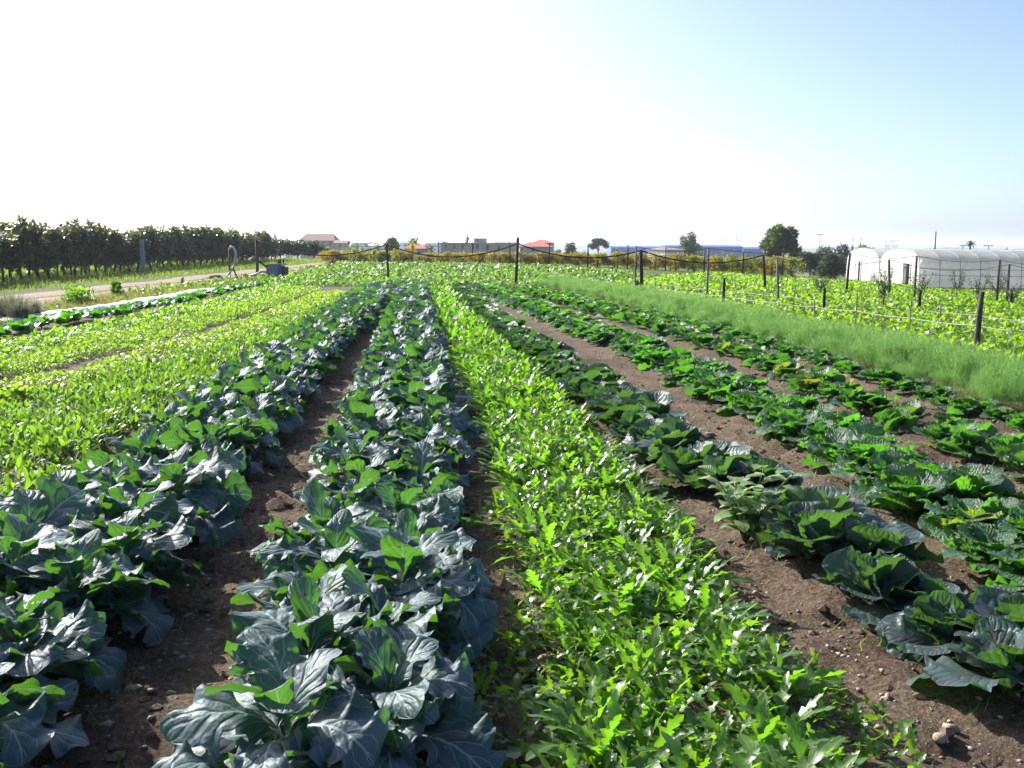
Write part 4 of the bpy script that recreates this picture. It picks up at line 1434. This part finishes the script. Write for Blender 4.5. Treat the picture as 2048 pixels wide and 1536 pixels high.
# ------------------------------------------------------------------ posts, pipe and wires
def post(name, u, vb, vt, wpx, mat, label, group=None, lean=0.0, d=None):
    g = G(u, vb) if d is None else P(u, vb, d)
    h = (vb - vt) * g.y / F
    r0 = wpx * g.y / F / 2
    mb = MB()
    ln_ = lean * g.y / F
    k_ = 9
    mb.tube([(0, 0, -.3), (ln_ * .3 + r0 * .1, 0, h * .3), (ln_ * .66, r0 * .12, h * .66), (ln_, 0, h)], [r0 * 1.08, r0 * 1.04, r0 * .98, r0 * .93], k_)
    o = mb.build(name, mat, None, True, Matrix.Translation((g.x, g.y, gz(g.x, g.y))))
    tag(o, label, 'post', group)
    return Vector((g.x + ln_, g.y, gz(g.x, g.y) + h))


def sag(a, b, drop, n=14):
    return [a.lerp(b, k_ / n) + Vector((0, 0, -drop * 4 * (k_ / n) * (1 - k_ / n))) for k_ in range(n + 1)]


A = [post('pipe_pole', 515, 555, 481, 6, M['wood'], 'leaning wooden pole beside the pump unit carrying the black pipe', 'poles of the sagging black pipe'),
     post('pipe_pole', 777, 563, 490, 4.5, M['darkwood'], 'thin dark pole at the end of the left broccoli bed', 'poles of the sagging black pipe', -3),
     post('pipe_pole', 1031, 571, 489, 5.5, M['darkwood'], 'dark pole with a knob on top before the flat-roofed building', 'poles of the sagging black pipe', 4),
     post('pipe_pole', 1283, 577, 503, 7, M['darkwood'], 'thick dark pole paired with a thinner grey one', 'poles of the sagging black pipe', -3),
     post('pipe_pole', 1530, 578, 512, 5, M['darkwood'], 'leaning dark pole before the big broad-leaved tree', 'poles of the sagging black pipe', -6),
     post('pipe_pole', 1779, 590, 521, 5, M['wood'], 'leaning pole before the greenhouse end wall', 'poles of the sagging black pipe', -5),
     post('pipe_pole', 2013, 606, 530, 5, M['wood'], 'grey-brown pole before the right end of the greenhouse', 'poles of the sagging black pipe', 0)]
drops = (.62, .55, .42, .42, .35, .42)
pts = []
for k in range(4):
    pts += sag(A[k], A[k + 1], drops[k])[:-1]
pts.append(A[4])
pts2 = []
for k in (4, 5):
    pts2 += sag(A[k] + Vector((0, 0, .035)), A[k + 1] + Vector((0, 0, .01)), drops[k])[:-1]
pts2 += sag(A[6] + Vector((0, 0, .01)), A[6] + (A[6] - A[5]), .35)
tag(MB().tube([tuple(p_) for p_ in pts2], .011, 6).build('lower_wire', M['blackpipe'], None, True), 'thin sagging wire from the leaning dark pole across the greenhouse front', 'wire')
for i_ in range(len(pts)):
    pts[i_] = pts[i_] + Vector((0, 0, .012))
o = MB().tube([tuple(p_) for p_ in pts], .027, 7).build('black_pipe', M['blackpipe'], None, True)
tag(o, 'thick black irrigation pipe sagging from pole to pole across the field end', 'pipe')
g = A[2]
o = MB().box(-.05, .05, -.05, .05, 0, .16).tube([(0, 0, .05), (0, 0, .24)], [.07, .05], 8).build('pole_insulator', M['darkwood'], None, False, Matrix.Translation(g + Vector((0, 0, .03))))
tag(o, 'small dark knob fixed on top of the middle pole', 'pole cap')
B = [post('wire_pole', 1270, 584, 494, 3.5, M['greywood'], 'thin grey pole standing next to the thick dark pole', 'tall poles of the upper wire'),
     post('wire_pole', 1414, 592, 498, 4, M['greywood'], 'slim grey pole between the white farmhouse and the big tree', 'tall poles of the upper wire'),
     post('wire_pole', 1557, 606, 521, 4.5, M['greywood'], 'crooked grey pole with a forked foot before the big tree', 'tall poles of the upper wire', -6),
     post('wire_pole', 1692, 586, 508, 5, M['wood'], 'brown pole leaning at the left corner of the greenhouse', 'tall poles of the upper wire', 4),
     post('wire_pole', 1828, 602, 513, 4.5, M['wood'], 'straight brown pole before the middle of the greenhouse', 'tall poles of the upper wire'),
     post('wire_pole', 1993, 606, 522, 4.5, M['wood'], 'straight brown pole beside the wide olive sapling', 'tall poles of the upper wire')]
pts = []
for k, (a_, b_) in enumerate(((0, 1), (1, 3), (3, 4), (4, 5))):
    pts += sag(B[a_], B[b_], .16)[:-1]
pts += sag(B[5], B[5] + (B[5] - B[4]), .16)
o = MB().tube([tuple(p_ + Vector((0, 0, .01))) for p_ in pts], .010, 6).build('upper_wire', M['blackpipe'], None, True)
tag(o, 'thin dark wire strung along the tall poles above the right field', 'wire')

FP = [post('fence_post', 1952, 694, 585, 11, M['wood'], 'thick brown wooden fence post beside the fennel row', None, 4),
      post('fence_post', 1647, 623, 575, 6, M['darkwood'], 'short dark fence post behind the middle of the fennel', 'short dark stakes in the right field'),
      post('fence_post', 1446, 608, 556, 5.5, M['darkwood'], 'dark fence post left of the crooked grey pole', 'short dark stakes in the right field', 1),
      post('fence_post', 1838, 618, 582, 6, M['darkwood'], 'short dark stake beside the forked olive sapling', 'short dark stakes in the right field'),
      post('fence_post', 2021, 614, 580, 5, M['darkwood'], 'short dark stake near the right-hand wire post', 'short dark stakes in the right field')]
stk = {}
for u, vb, vt in ((1710, 660, 577), (1818, 668, 592), (1627, 642, 597), (1586, 622, 582), (1375, 606, 572), (1880, 640, 612), (1556, 630, 600), (1310, 596, 562)):
    stk[u] = post('thin_stake', u, vb, vt, 2.2, M['greywood'], 'thin grey stake holding the pale irrigation line', 'thin stakes in the right field', ro.uniform(-1, 1))


def hose(name, px, label, rad):
    pts_ = []
    for u, v, h in px:
        g_ = G(u, v + h)
        zz = gz(g_.x, g_.y)
        pts_.append(Vector((g_.x, g_.y, zz + h * g_.y / F)))
    out_ = []
    for a_, b_ in zip(pts_, pts_[1:]):
        out_ += sag(a_, b_, .03, 8)[:-1]
    out_.append(pts_[-1])
    tag(MB().tube([tuple(p_) for p_ in out_], rad, 6).build(name, M['wire'], None, True), label, 'hose', 'pale irrigation lines')


hose('irrigation_line', [(1286, 573, 10), (1375, 585, 12), (1446, 592, 14), (1556, 606, 17), (1630, 613, 18), (1710, 622, 24), (1818, 636, 26), (1952, 652, 38), (2048, 664, 40), (2200, 684, 44)], 'pale irrigation line strung past the thick wooden fence post', .012)
hose('irrigation_line', [(1300, 566, 8), (1420, 578, 9), (1500, 586, 10), (1586, 594, 12), (1647, 604, 14), (1760, 612, 16), (1838, 619, 6), (1952, 630, 18), (2048, 641, 20), (2160, 655, 22)], 'pale irrigation line crossing behind the short dark stakes', .011)
hose('irrigation_line', [(1540, 580, 8), (1650, 585, 8), (1760, 597, 9), (1840, 604, 10), (1940, 611, 10), (2048, 617, 10), (2160, 624, 10)], 'thin pale irrigation line farthest from the fennel', .011)
g = G(1277, 578)
o = stone_mesh(9, 2)
o.materials.clear()
o.materials.append(M['sack'])
o.name = 'hanging_sack'
tag(link('hanging_sack', o, None, None, Matrix.Translation((g.x - .06, g.y - .1, gz(g.x, g.y) + .20)) @ Matrix.Diagonal((.10, .10, .30, 1))), 'dark sack hanging on the thick dark pole', 'sack')
g = G(1188, 572)
o = strip('plastic_scrap', lambda y: g.x, .34, g.y - .5, g.y + .5, .12, M['whitesheet'], .05, .2, 5, None)
tag(o, 'white plastic scrap lying beyond the far end of the fennel', 'plastic sheet')

# ------------------------------------------------------------------ pump unit and hose stand
g = G(556, 557)
e = tag(empty('pump_unit', (g.x, g.y, gz(g.x, g.y)), -.12), 'boxy blue-grey motor pump with pipes standing beside the track', 'pump')
MB().box(-.46, .10, -.30, .30, .10, .66).box(-.50, .44, -.33, .33, .04, .10).build('housing', M['greymetal'], e)
MB().box(.104, .26, -.28, .28, .10, .63).build('side_panel', M['bluemetal'], e)
MB().box(.264, .44, -.26, .26, .10, .56).build('engine_block', M['rust'], e)
MB().box(-.42, .40, -.24, .24, .664, .72).build('top_cover', M['concrete'], e)
MB().tube([(.30, 0, .72), (.30, 0, .95), (.36, 0, .98)], .035, 8).build('exhaust_pipe', M['rust'], e, True)
MB().tube([(.05, .1, .72), (.05, .1, .92)], .09, 10).build('air_filter', M['rust'], e, True)
MB().tube([(-.46, -.1, .3), (-.75, -.15, .34), (-.95, -.2, .22), (-1.5, -.3, .05)], .06, 8).build('suction_hose', M['whitehose'], e, True)
MB().tube([(-.40, -.34, .55), (-.85, -.36, .85), (-1.05, -.36, 1.0)], .045, 8).build('outlet_pipe', M['rust'], e, True)
MB().tube([(-1.02, -.36, 1.04), (-1.3, -.38, .86)], .04, 8).build('pale_nozzle', M['whitehose'], e, True)
for sx_ in (-.3, .3):
    MB().tube([(sx_, -.36, .1), (sx_, .36, .1)], .10, 12).build('wheel', M['blackpipe'], e, True)
MB().tube([(-.62, -.34, 1.15), (-.5, -.34, 1.3), (-.42, -.34, 1.22)], .03, 7).build('lever', M['rust'], e, True)

g = G(462, 561)
e = tag(empty('hose_stand', (g.x, g.y, gz(g.x, g.y)), 0), 'crossed-leg steel stand with a pale hose looped over its top', 'hose stand')
MB().tube([(-.04, 0, -.1), (-.05, 0, .8), (-.03, 0, 1.45)], [.045, .045, .04], 8).build('upright', M['rust'], e, True)
MB().tube([(.06, .05, .62), (.38, -.1, -.02)], .035, 7).build('brace', M['rust'], e, True)
MB().tube([(-.04, 0, 1.38), (.04, 0, 1.52), (.16, 0, 1.48), (.25, 0, 1.25), (.24, 0, .95), (.12, 0, .6), (-.10, -.05, .25), (-.28, -.1, .0)], .05, 9).build('hose', M['whitehose'], e, True)
g = G(434, 557)
o = link('rubble_stone', stone_mesh(31, 2), None, None, Matrix.Translation((g.x, g.y, gz(g.x, g.y) + .05)) @ Matrix.Diagonal((.26, .2, .22, 1)))
tag(o, 'low grey stone lying beside the crossed-leg hose stand', 'stone')
g = G(364, 567)
o = MB().tube([(0, 0, -.1), (.02, 0, .2), (.05, 0, .27)], [.06, .07, .05], 8).build('track_stake', M['concrete'], None, True, Matrix.Translation((g.x, g.y, gz(g.x, g.y))))
tag(o, 'short pale stump standing on the verge beside the dirt track', 'stump')


# ------------------------------------------------------------------ greenhouse
gx0, gx1 = 32.3, 60.0
gy0, gyd, spans = 79.5, 8.8, 2
zg = Tf(gx0, 80) - .02
EAVE, TOPH = 1.55, 3.0
e = tag(empty('tunnel_greenhouse', (gx0, gy0, zg)), 'long white film tunnel greenhouse with two arched end walls', 'greenhouse')
zt = lambda x_: Tf(gx0 + x_, 86) - Tf(gx0, 86)


def arch(k_, n_=14):
    """section of one span: (y, z) from near foot to far foot"""
    y0 = k_ * gyd
    out_ = [(y0, 0), (y0 + .02, EAVE * .5), (y0 + .10, EAVE)]
    for i_ in range(1, n_):
        t_ = math.pi * i_ / n_
        out_.append((y0 + gyd / 2 - math.cos(t_) * (gyd / 2 - .10), EAVE + math.sin(t_) ** .62 * (TOPH - EAVE)))
    out_ += [(y0 + gyd - .10, EAVE), (y0 + gyd - .02, EAVE * .5), (y0 + gyd, 0)]
    return out_


BAY = 1.62
nb = int((gx1 - gx0) / BAY)
for k in range(spans):
    sec = arch(k)
    for b in range(nb):
        x0_, x1_ = b * BAY + .012, (b + 1) * BAY - .012
        xs = [x0_, (x0_ * 3 + x1_) / 4, (x0_ + x1_) / 2, (x0_ + 3 * x1_) / 4, x1_]
        V, Fq = [], []
        for i_, xq in enumerate(xs):
            bulge = -.05 * (1 - ((i_ - 2) / 2) ** 2)
            for (yy_, zz_) in sec:
                cy, cz = k * gyd + gyd / 2, EAVE * .8
                dy, dz = yy_ - cy, zz_ - cz
                L_ = math.hypot(dy, dz)
                V.append((xq, yy_ + bulge * dy / L_, zz_ + zt(xq) + bulge * dz / L_))
            if i_:
                a_ = (i_ - 1) * len(sec)
                for j in range(len(sec) - 1):
                    Fq.append((a_ + j, a_ + j + 1, a_ + len(sec) + j + 1, a_ + len(sec) + j))
        link('film_panel', mesh_np('film_panel', V, Fq, mat=M['film']), e)
    for b in range(nb + 1):
        MB().tube([(b * BAY, yy_, zz_ + zt(b * BAY) + .008) for yy_, zz_ in sec], .024, 6, False).build('hoop', M['greymetal'], e, True)
for zq in (.95, 1.45):
    MB().tube([(b * BAY, -.03, zq + zt(b * BAY)) for b in range(nb + 1)], .022, 6).build('side_rail', M['greymetal'], e, True)
for k in range(spans):
    sec = arch(k)
    y0 = k * gyd
    dc = y0 + (gyd * .30 if k == 0 else gyd * .62)
    dw, dh = .75, 1.75
    # end wall with a door opening: built as strips left, right and above
    def wall_z(yq):
        ys_ = [s_[0] for s_ in sec[2:-2]]
        zs_ = [s_[1] for s_ in sec[2:-2]]
        return float(np.interp(yq, ys_, zs_))
    cols = sorted(set([y0 + .03, dc - dw, dc + dw, y0 + gyd - .03] + [y0 + .5 + .5 * i_ for i_ in range(15)]))
    V, Fq = [], []
    for a_, b_ in zip(cols, cols[1:]):
        mid = .5 * (a_ + b_)
        zb = dh if abs(mid - dc) < dw else 0
        o_ = len(V)
        V += [(0, a_, zb), (0, b_, zb), (0, b_, wall_z(b_)), (0, a_, wall_z(a_)), (.04, a_, zb), (.04, b_, zb), (.04, b_, wall_z(b_)), (.04, a_, wall_z(a_))]
        Fq += [(o_, o_ + 3, o_ + 2, o_ + 1), (o_ + 4, o_ + 5, o_ + 6, o_ + 7), (o_, o_ + 1, o_ + 5, o_ + 4), (o_ + 3, o_ + 7, o_ + 6, o_ + 2), (o_, o_ + 4, o_ + 7, o_ + 3), (o_ + 1, o_ + 2, o_ + 6, o_ + 5)]
    me = mesh_np('end_wall', V, Fq, mat=M['film'], smooth=False)
    link('end_wall', me, e)
    mbf = MB()
    for yq in (dc - dw, dc + dw):
        mbf.box(-.06, -.002, yq - .05, yq + .05, 0, dh + .05)
    mbf.box(-.06, -.002, dc - dw - .05, dc + dw + .05, dh + .052, dh + .14)
    mbf.build('door_frame', M['whitewall'], e)
    MB().box(-.05, -.01, dc + dw + .08, dc + dw * 2.9, .05, dh).build('sliding_door', M['whitewall'], e)
    MB().box(.35, .39, dc - dw - .3, dc + dw + .3, 0, dh + .25).build('painted_doorway_shade', M['dark'], e)  # added dark sheet: its colour stands in for the shade inside the doorway
    V = [(nb * BAY, s_[0], s_[1] + zt(nb * BAY)) for s_ in sec]
    mb = MB()
    mb.add(V, [tuple(range(len(V)))])
    mb.build('end_wall', M['film'], e)
MB().box(.2, nb * BAY, gyd - .15, gyd + .15, EAVE - .25, EAVE - .18).build('gutter', M['greymetal'], e)


# ------------------------------------------------------------------ houses
def house(name, u0, u1, vt, ve, d, depth, label, wallm, roofm, kind='gable', wins=(), rot=0.0, vbase=None, eave=.35, ridge=None, cat='house', chimney=None):
    """front wall facing the camera between columns u0..u1, ridge at row vt, eaves at row ve"""
    a_, b_ = P(u0, ve, d), P(u1, ve, d)
    c_ = .5 * (a_.x + b_.x)
    W_ = (b_.x - a_.x) / 2
    ze = .5 * (a_.z + b_.z)
    zr = P(.5 * (u0 + u1), vt, d).z
    z0 = min(Tf(c_, d), Tf(c_, d + depth)) - .3
    e_ = tag(empty(name, (c_, d, z0), rot), label, cat)
    he, hr = ze - z0, zr - z0
    MB().box(-W_, W_, 0, depth, 0, he).build('wall', wallm, e_)
    mb_ = MB()
    x_ = W_ + eave
    th = .12
    if kind == 'gable':                      # ridge along x
        rd = ridge if ridge is not None else x_
        v_ = [(-x_, -eave, he), (x_, -eave, he), (x_, depth + eave, he), (-x_, depth + eave, he), (-rd, depth / 2, hr), (rd, depth / 2, hr)]
        v2 = [(p_[0], p_[1], p_[2] + th) for p_ in v_]
        mb_.add([(p_[0], p_[1], p_[2] + .003) for p_ in v_] + v2, [(0, 3, 2, 1), (6, 7, 11, 10), (8, 9, 10, 11), (7, 8, 11), (9, 6, 10), (0, 1, 7, 6), (1, 2, 8, 7), (2, 3, 9, 8), (3, 0, 6, 9)])
    else:
        mb_.box(-x_, x_, -eave, depth + eave, he + .003, hr)
    ro_ = mb_.build('roof', roofm, e_)
    if chimney is not None:
        MB().box(chimney - .35, chimney + .35, depth / 2 - .3, depth / 2 + .3, hr - .6, hr + .7).build('chimney', wallm, ro_)
    for (wu, wv0, wv1, wpx) in wins:
        ct = P(wu, wv0, d)
        cb = P(wu, wv1, d)
        hw = wpx * d / F / 2
        wn = MB().box(ct.x - c_ - hw, ct.x - c_ + hw, -.06, -.004, cb.z - z0, ct.z - z0).build('window', M['dark'], e_)
        MB().box(ct.x - c_ - hw - .12, ct.x - c_ + hw + .12, -.16, -.062, cb.z - z0 - .14, cb.z - z0 - .003).build('sill', M['concrete'], wn)
    return e_


house('pink_roofed_house', 600, 668, 468, 482, 280, 9, 'house with a faded pink tiled roof behind the dark tree clump', M['cream'], M['pinkroof'], 'gable', [(648, 484, 490, 4), (660, 484, 490, 4)], 0.0, ridge=3.9)
house('pink_roofed_annexe', 669, 692, 481, 487, 276, 6, 'low annexe with a pinkish roof joined to the pink-roofed house', M['cream'], M['pinkroof'], 'gable', [(680, 489, 494, 3)])
house('flat_roofed_building', 881, 1036, 485.5, 487.5, 240, 10, 'long flat-roofed two-storey building of bare blocks with dark windows', M['tanwall'], M['concrete'], 'flat',
      [(891, 489, 497, 4), (909, 489, 497, 4), (925, 489, 498, 4.5), (946, 488.5, 498, 5), (955, 488.5, 498, 5), (975, 490, 500, 5), (998, 491, 499, 5), (890, 505, 508, 20), (930, 504, 508, 8)], eave=.5, cat='building')
fb = bpy.data.objects['flat_roofed_building']
MB().box(-9.2, 9.0, -1.1, -.01, 3.35, 3.55).build('balcony_slab', M['concrete'], fb)
house('grey_roofed_shed', 990, 1033, 479.5, 486, 262, 8, 'pale grey sheet roof of a shed behind the flat-roofed building', M['greywall'], M['greyroof'], 'gable', ridge=2.4, cat='shed')
house('small_house', 948, 972, 475.5, 478, 275, 8, 'small grey house beside the firs behind the flat-roofed building', M['greywall'], M['greywall'], 'gable', [(955, 479, 482, 3)], ridge=1.2)
house('red_roofed_house', 1040, 1104, 485, 494.5, 225, 9, 'single-storey pale blue house with a bright red hipped roof', M['bluewall'], M['redroof'], 'gable', [(1066, 497, 502, 5), (1044, 497, 501, 3)], ridge=1.3, eave=.5)
house('tall_red_roofed_house', 1064, 1108, 480, 487, 252, 9, 'second house with a red-brown roof rising behind the red-roofed one', M['cream'], M['redroof'], 'gable', [(1100, 489, 493, 3)], ridge=.8)
house('small_red_roofed_house', 812, 850, 490.5, 498.5, 175, 6, 'small house with a dull red roof seen through the vineyard gap', M['greywall'], M['redroof'], 'gable', [(838, 503, 510, 5)], ridge=1.2)
house('white_farmhouse', 1331, 1372, 497, 501, 185, 6, 'small white farmhouse with a low pinkish roof before the blue warehouse', M['whitewall'], M['pinkroof'], 'gable', [(1352, 505, 508, 3)], .5, ridge=1.5)
house('yellow_hut', 1452, 1459, 518, 520, 110, 2, 'tiny pale yellow hut wall showing above the vineyard', plain_mat('yellow_plaster', (.6, .5, .25), (.5, .42, .22), .8, 1, .1), M['pinkroof'], 'flat', eave=.1, cat='hut')


def shed_long(name, u0, u1, vt, vb, d, mat, label, cat, ribs=0, roofm=None):
    a_, b_ = P(u0, vt, d), P(u1, vt, d)
    zb = min(Tf(a_.x, d), Tf(b_.x, d)) - .5
    e_ = tag(empty(name, (a_.x, d, zb)), label, cat)
    L_ = b_.x - a_.x
    h_ = a_.z - zb
    MB().box(0, L_, 0, 22, 0, h_ - .8).build('wall', mat, e_)
    MB().add([(-.5, -.5, h_ - .797), (L_ + .5, -.5, h_ - .797), (L_ + .5, 11, h_), (-.5, 11, h_), (L_ + .5, 22.5, h_ - .797), (-.5, 22.5, h_ - .797)], [(0, 1, 2, 3), (3, 2, 4, 5), (0, 3, 5), (1, 4, 2), (0, 5, 4, 1)]).build('roof', roofm or mat, e_)
    for k_ in range(ribs):
        xk = L_ * (k_ + .5) / ribs
        MB().box(xk - .3, xk + .3, -.25, -.003, 0, h_ - .9).build('pilaster', roofm or mat, e_)
    MB().box(.5, L_ - .5, -.12, -.003, h_ - 3.2, h_ - 2.7).build('window_band', M['dark'], e_)


shed_long('blue_warehouse', 1335, 1486, 489.5, 503, 520, M['bluesheet'], 'long blue sheet-metal warehouse behind the tall grey-green tree', 'warehouse', 12)
shed_long('blue_warehouse', 1222, 1334, 491.5, 503, 560, M['bluesheet'], 'lower blue warehouse left of the long blue one', 'warehouse', 9)
shed_long('blue_warehouse', 1487, 1545, 494, 503, 540, M['bluesheet'], 'short blue shed between the long warehouse and the big tree', 'warehouse', 5)
for u0, u1, vt, d, lab in ((706, 735, 483, 620, 'distant white glasshouse roof left of the mast'), (738, 778, 483.5, 640, 'distant white glasshouse roof right of the mast'), (735, 770, 487.5, 520, 'lower white glasshouse roof right of the mast'),
                           (792, 826, 482, 700, 'distant white glasshouse roof beside the round dark tree'), (850, 884, 483.5, 680, 'distant white glasshouse roof left of the flat-roofed building')):
    shed_long('far_glasshouse', u0, u1, vt, vt + 4, d, M['whitewall'], lab, 'glasshouse', 0, M['whitewall'])


# ------------------------------------------------------------------ masts, poles and pylons
def mast(u, vt, d, r_, label, arm=0.0, mat='greymetal', cat='pole'):
    p_ = P(u, vt, d)
    z0 = Tf(p_.x, d)
    h_ = p_.z - z0
    mb_ = MB().tube([(0, 0, -.3), (0, 0, h_ * .5), (0, 0, h_)], [r_, r_ * .9, r_ * .7], 7)
    if arm:
        mb_.box(-arm, arm, -.06, .06, h_ - .25, h_ - .1)
        mb_.box(-arm * .9, -arm * .8, -.05, .05, h_ - .1, h_ + .12).box(arm * .8, arm * .9, -.05, .05, h_ - .1, h_ + .12)
    tag(mb_.build('utility_pole', M[mat], None, True, Matrix.Translation((p_.x, d, z0))), label, cat)


mast(723, 434, 260, .07, 'very thin tall mast standing behind the short vine rows')
mast(1872, 463, 150, .13, 'dark tall pole rising behind the greenhouse roof', 0, 'rust')
mast(1640, 468, 260, .12, 'pale lamp pole with a short crossbar above the olives', .8)
mast(1977, 490, 240, .15, 'pole with a crossbar right of the palm', 1.1)
mast(1925, 490, 240, .14, 'thin pole just left of the palm', .7)
mast(1323, 479, 320, .1, 'thin pole above the blue sheds left of the tall tree')
mast(1137, 486, 300, .1, 'short pole above the small dark pine', .5)
mast(98, 446, 120, .05, 'thin pole tip above the orchard row')


def pylon(u, vt, d, label):
    p_ = P(u, vt, d)
    z0 = Tf(p_.x, d)
    h_ = p_.z - z0
    e_ = tag(empty('electricity_pylon', (p_.x, d, z0)), label, 'pylon', 'far electricity pylons')
    w_ = h_ * .13
    mb_ = MB()
    for sx_ in (-1, 1):
        for sy_ in (-1, 1):
            mb_.tube([(sx_ * w_, sy_ * w_, -.5), (sx_ * w_ * .25, sy_ * w_ * .25, h_ * .62), (sx_ * w_ * .9, sy_ * w_ * .2, h_)], h_ * .008, 4)
    for q_ in range(7):
        f0, f1 = q_ / 8, (q_ + 1) / 8
        s0, s1 = w_ * (1 - .75 * min(1, f0 / .62)), w_ * (1 - .75 * min(1, f1 / .62))
        mb_.tube([(-s0, -s0, f0 * h_), (s1, -s1, f1 * h_)], h_ * .005, 4)
        mb_.tube([(s0, -s0, f0 * h_), (-s1, -s1, f1 * h_)], h_ * .005, 4)
    mb_.build('tower', M['pylon'], e_)
    MB().box(-w_ * 1.5, w_ * 1.5, -.3, .3, h_ * .97, h_ * .985).box(-w_ * 1.2, w_ * 1.2, -.3, .3, h_ * .8, h_ * .812).build('crossarm', M['pylon'], e_)


pylon(1455, 473, 1100, 'pale far pylon above the blue warehouse, the shorter of two')
pylon(1478, 471, 1050, 'pale far pylon above the blue warehouse, the taller of two')
pylon(1776, 482, 900, 'pale far pylon behind the greenhouse left end, the shorter of two')
pylon(1790, 480, 880, 'pale far pylon behind the greenhouse left end, the taller of two')

# far-off woods along the horizon: one mass nobody could count
n = 7000
uu = rng.uniform(-300, 2350, n)
dd = rng.uniform(600, 1500, n)
xx = (uu - 1024) / F * dd
cl = vnoise(xx * .02, dd * .006, 55)
kp = cl > .45
xx, dd, cl = xx[kp], dd[kp], cl[kp]
n = len(xx)
loc = np.stack([xx, dd, T(xx, dd) + rng.random(n) * (3 + 9 * (cl - .45) * 2)], -1)
me = scatter_mesh('far_woodland', TLEAF, rng.integers(0, 3, n), loc, rng.uniform(0, 6.28, n), rng.normal(.5, .4, n), rng.uniform(3, 7, n), M['farbush'])
tag(link('far_woodland', me), 'far-off belts of trees along the hazy horizon', 'woodland', None, 'stuff')

# ------------------------------------------------------------------ air
HZ = MB().box(-9500, 9500, -700, 12500, -18.6, 32)
m = N('haze')
vol = m.n('VolumePrincipled', {'Color': (.80, .88, 1.0), 'Density': .00022, 'Anisotropy': .35})
m.t.links.new(vol.outputs[0], m.out.inputs['Volume'])
o = HZ.build('haze', m.m)
tag(o, 'thin pale daylight haze over the plain', 'haze', None, 'stuff')
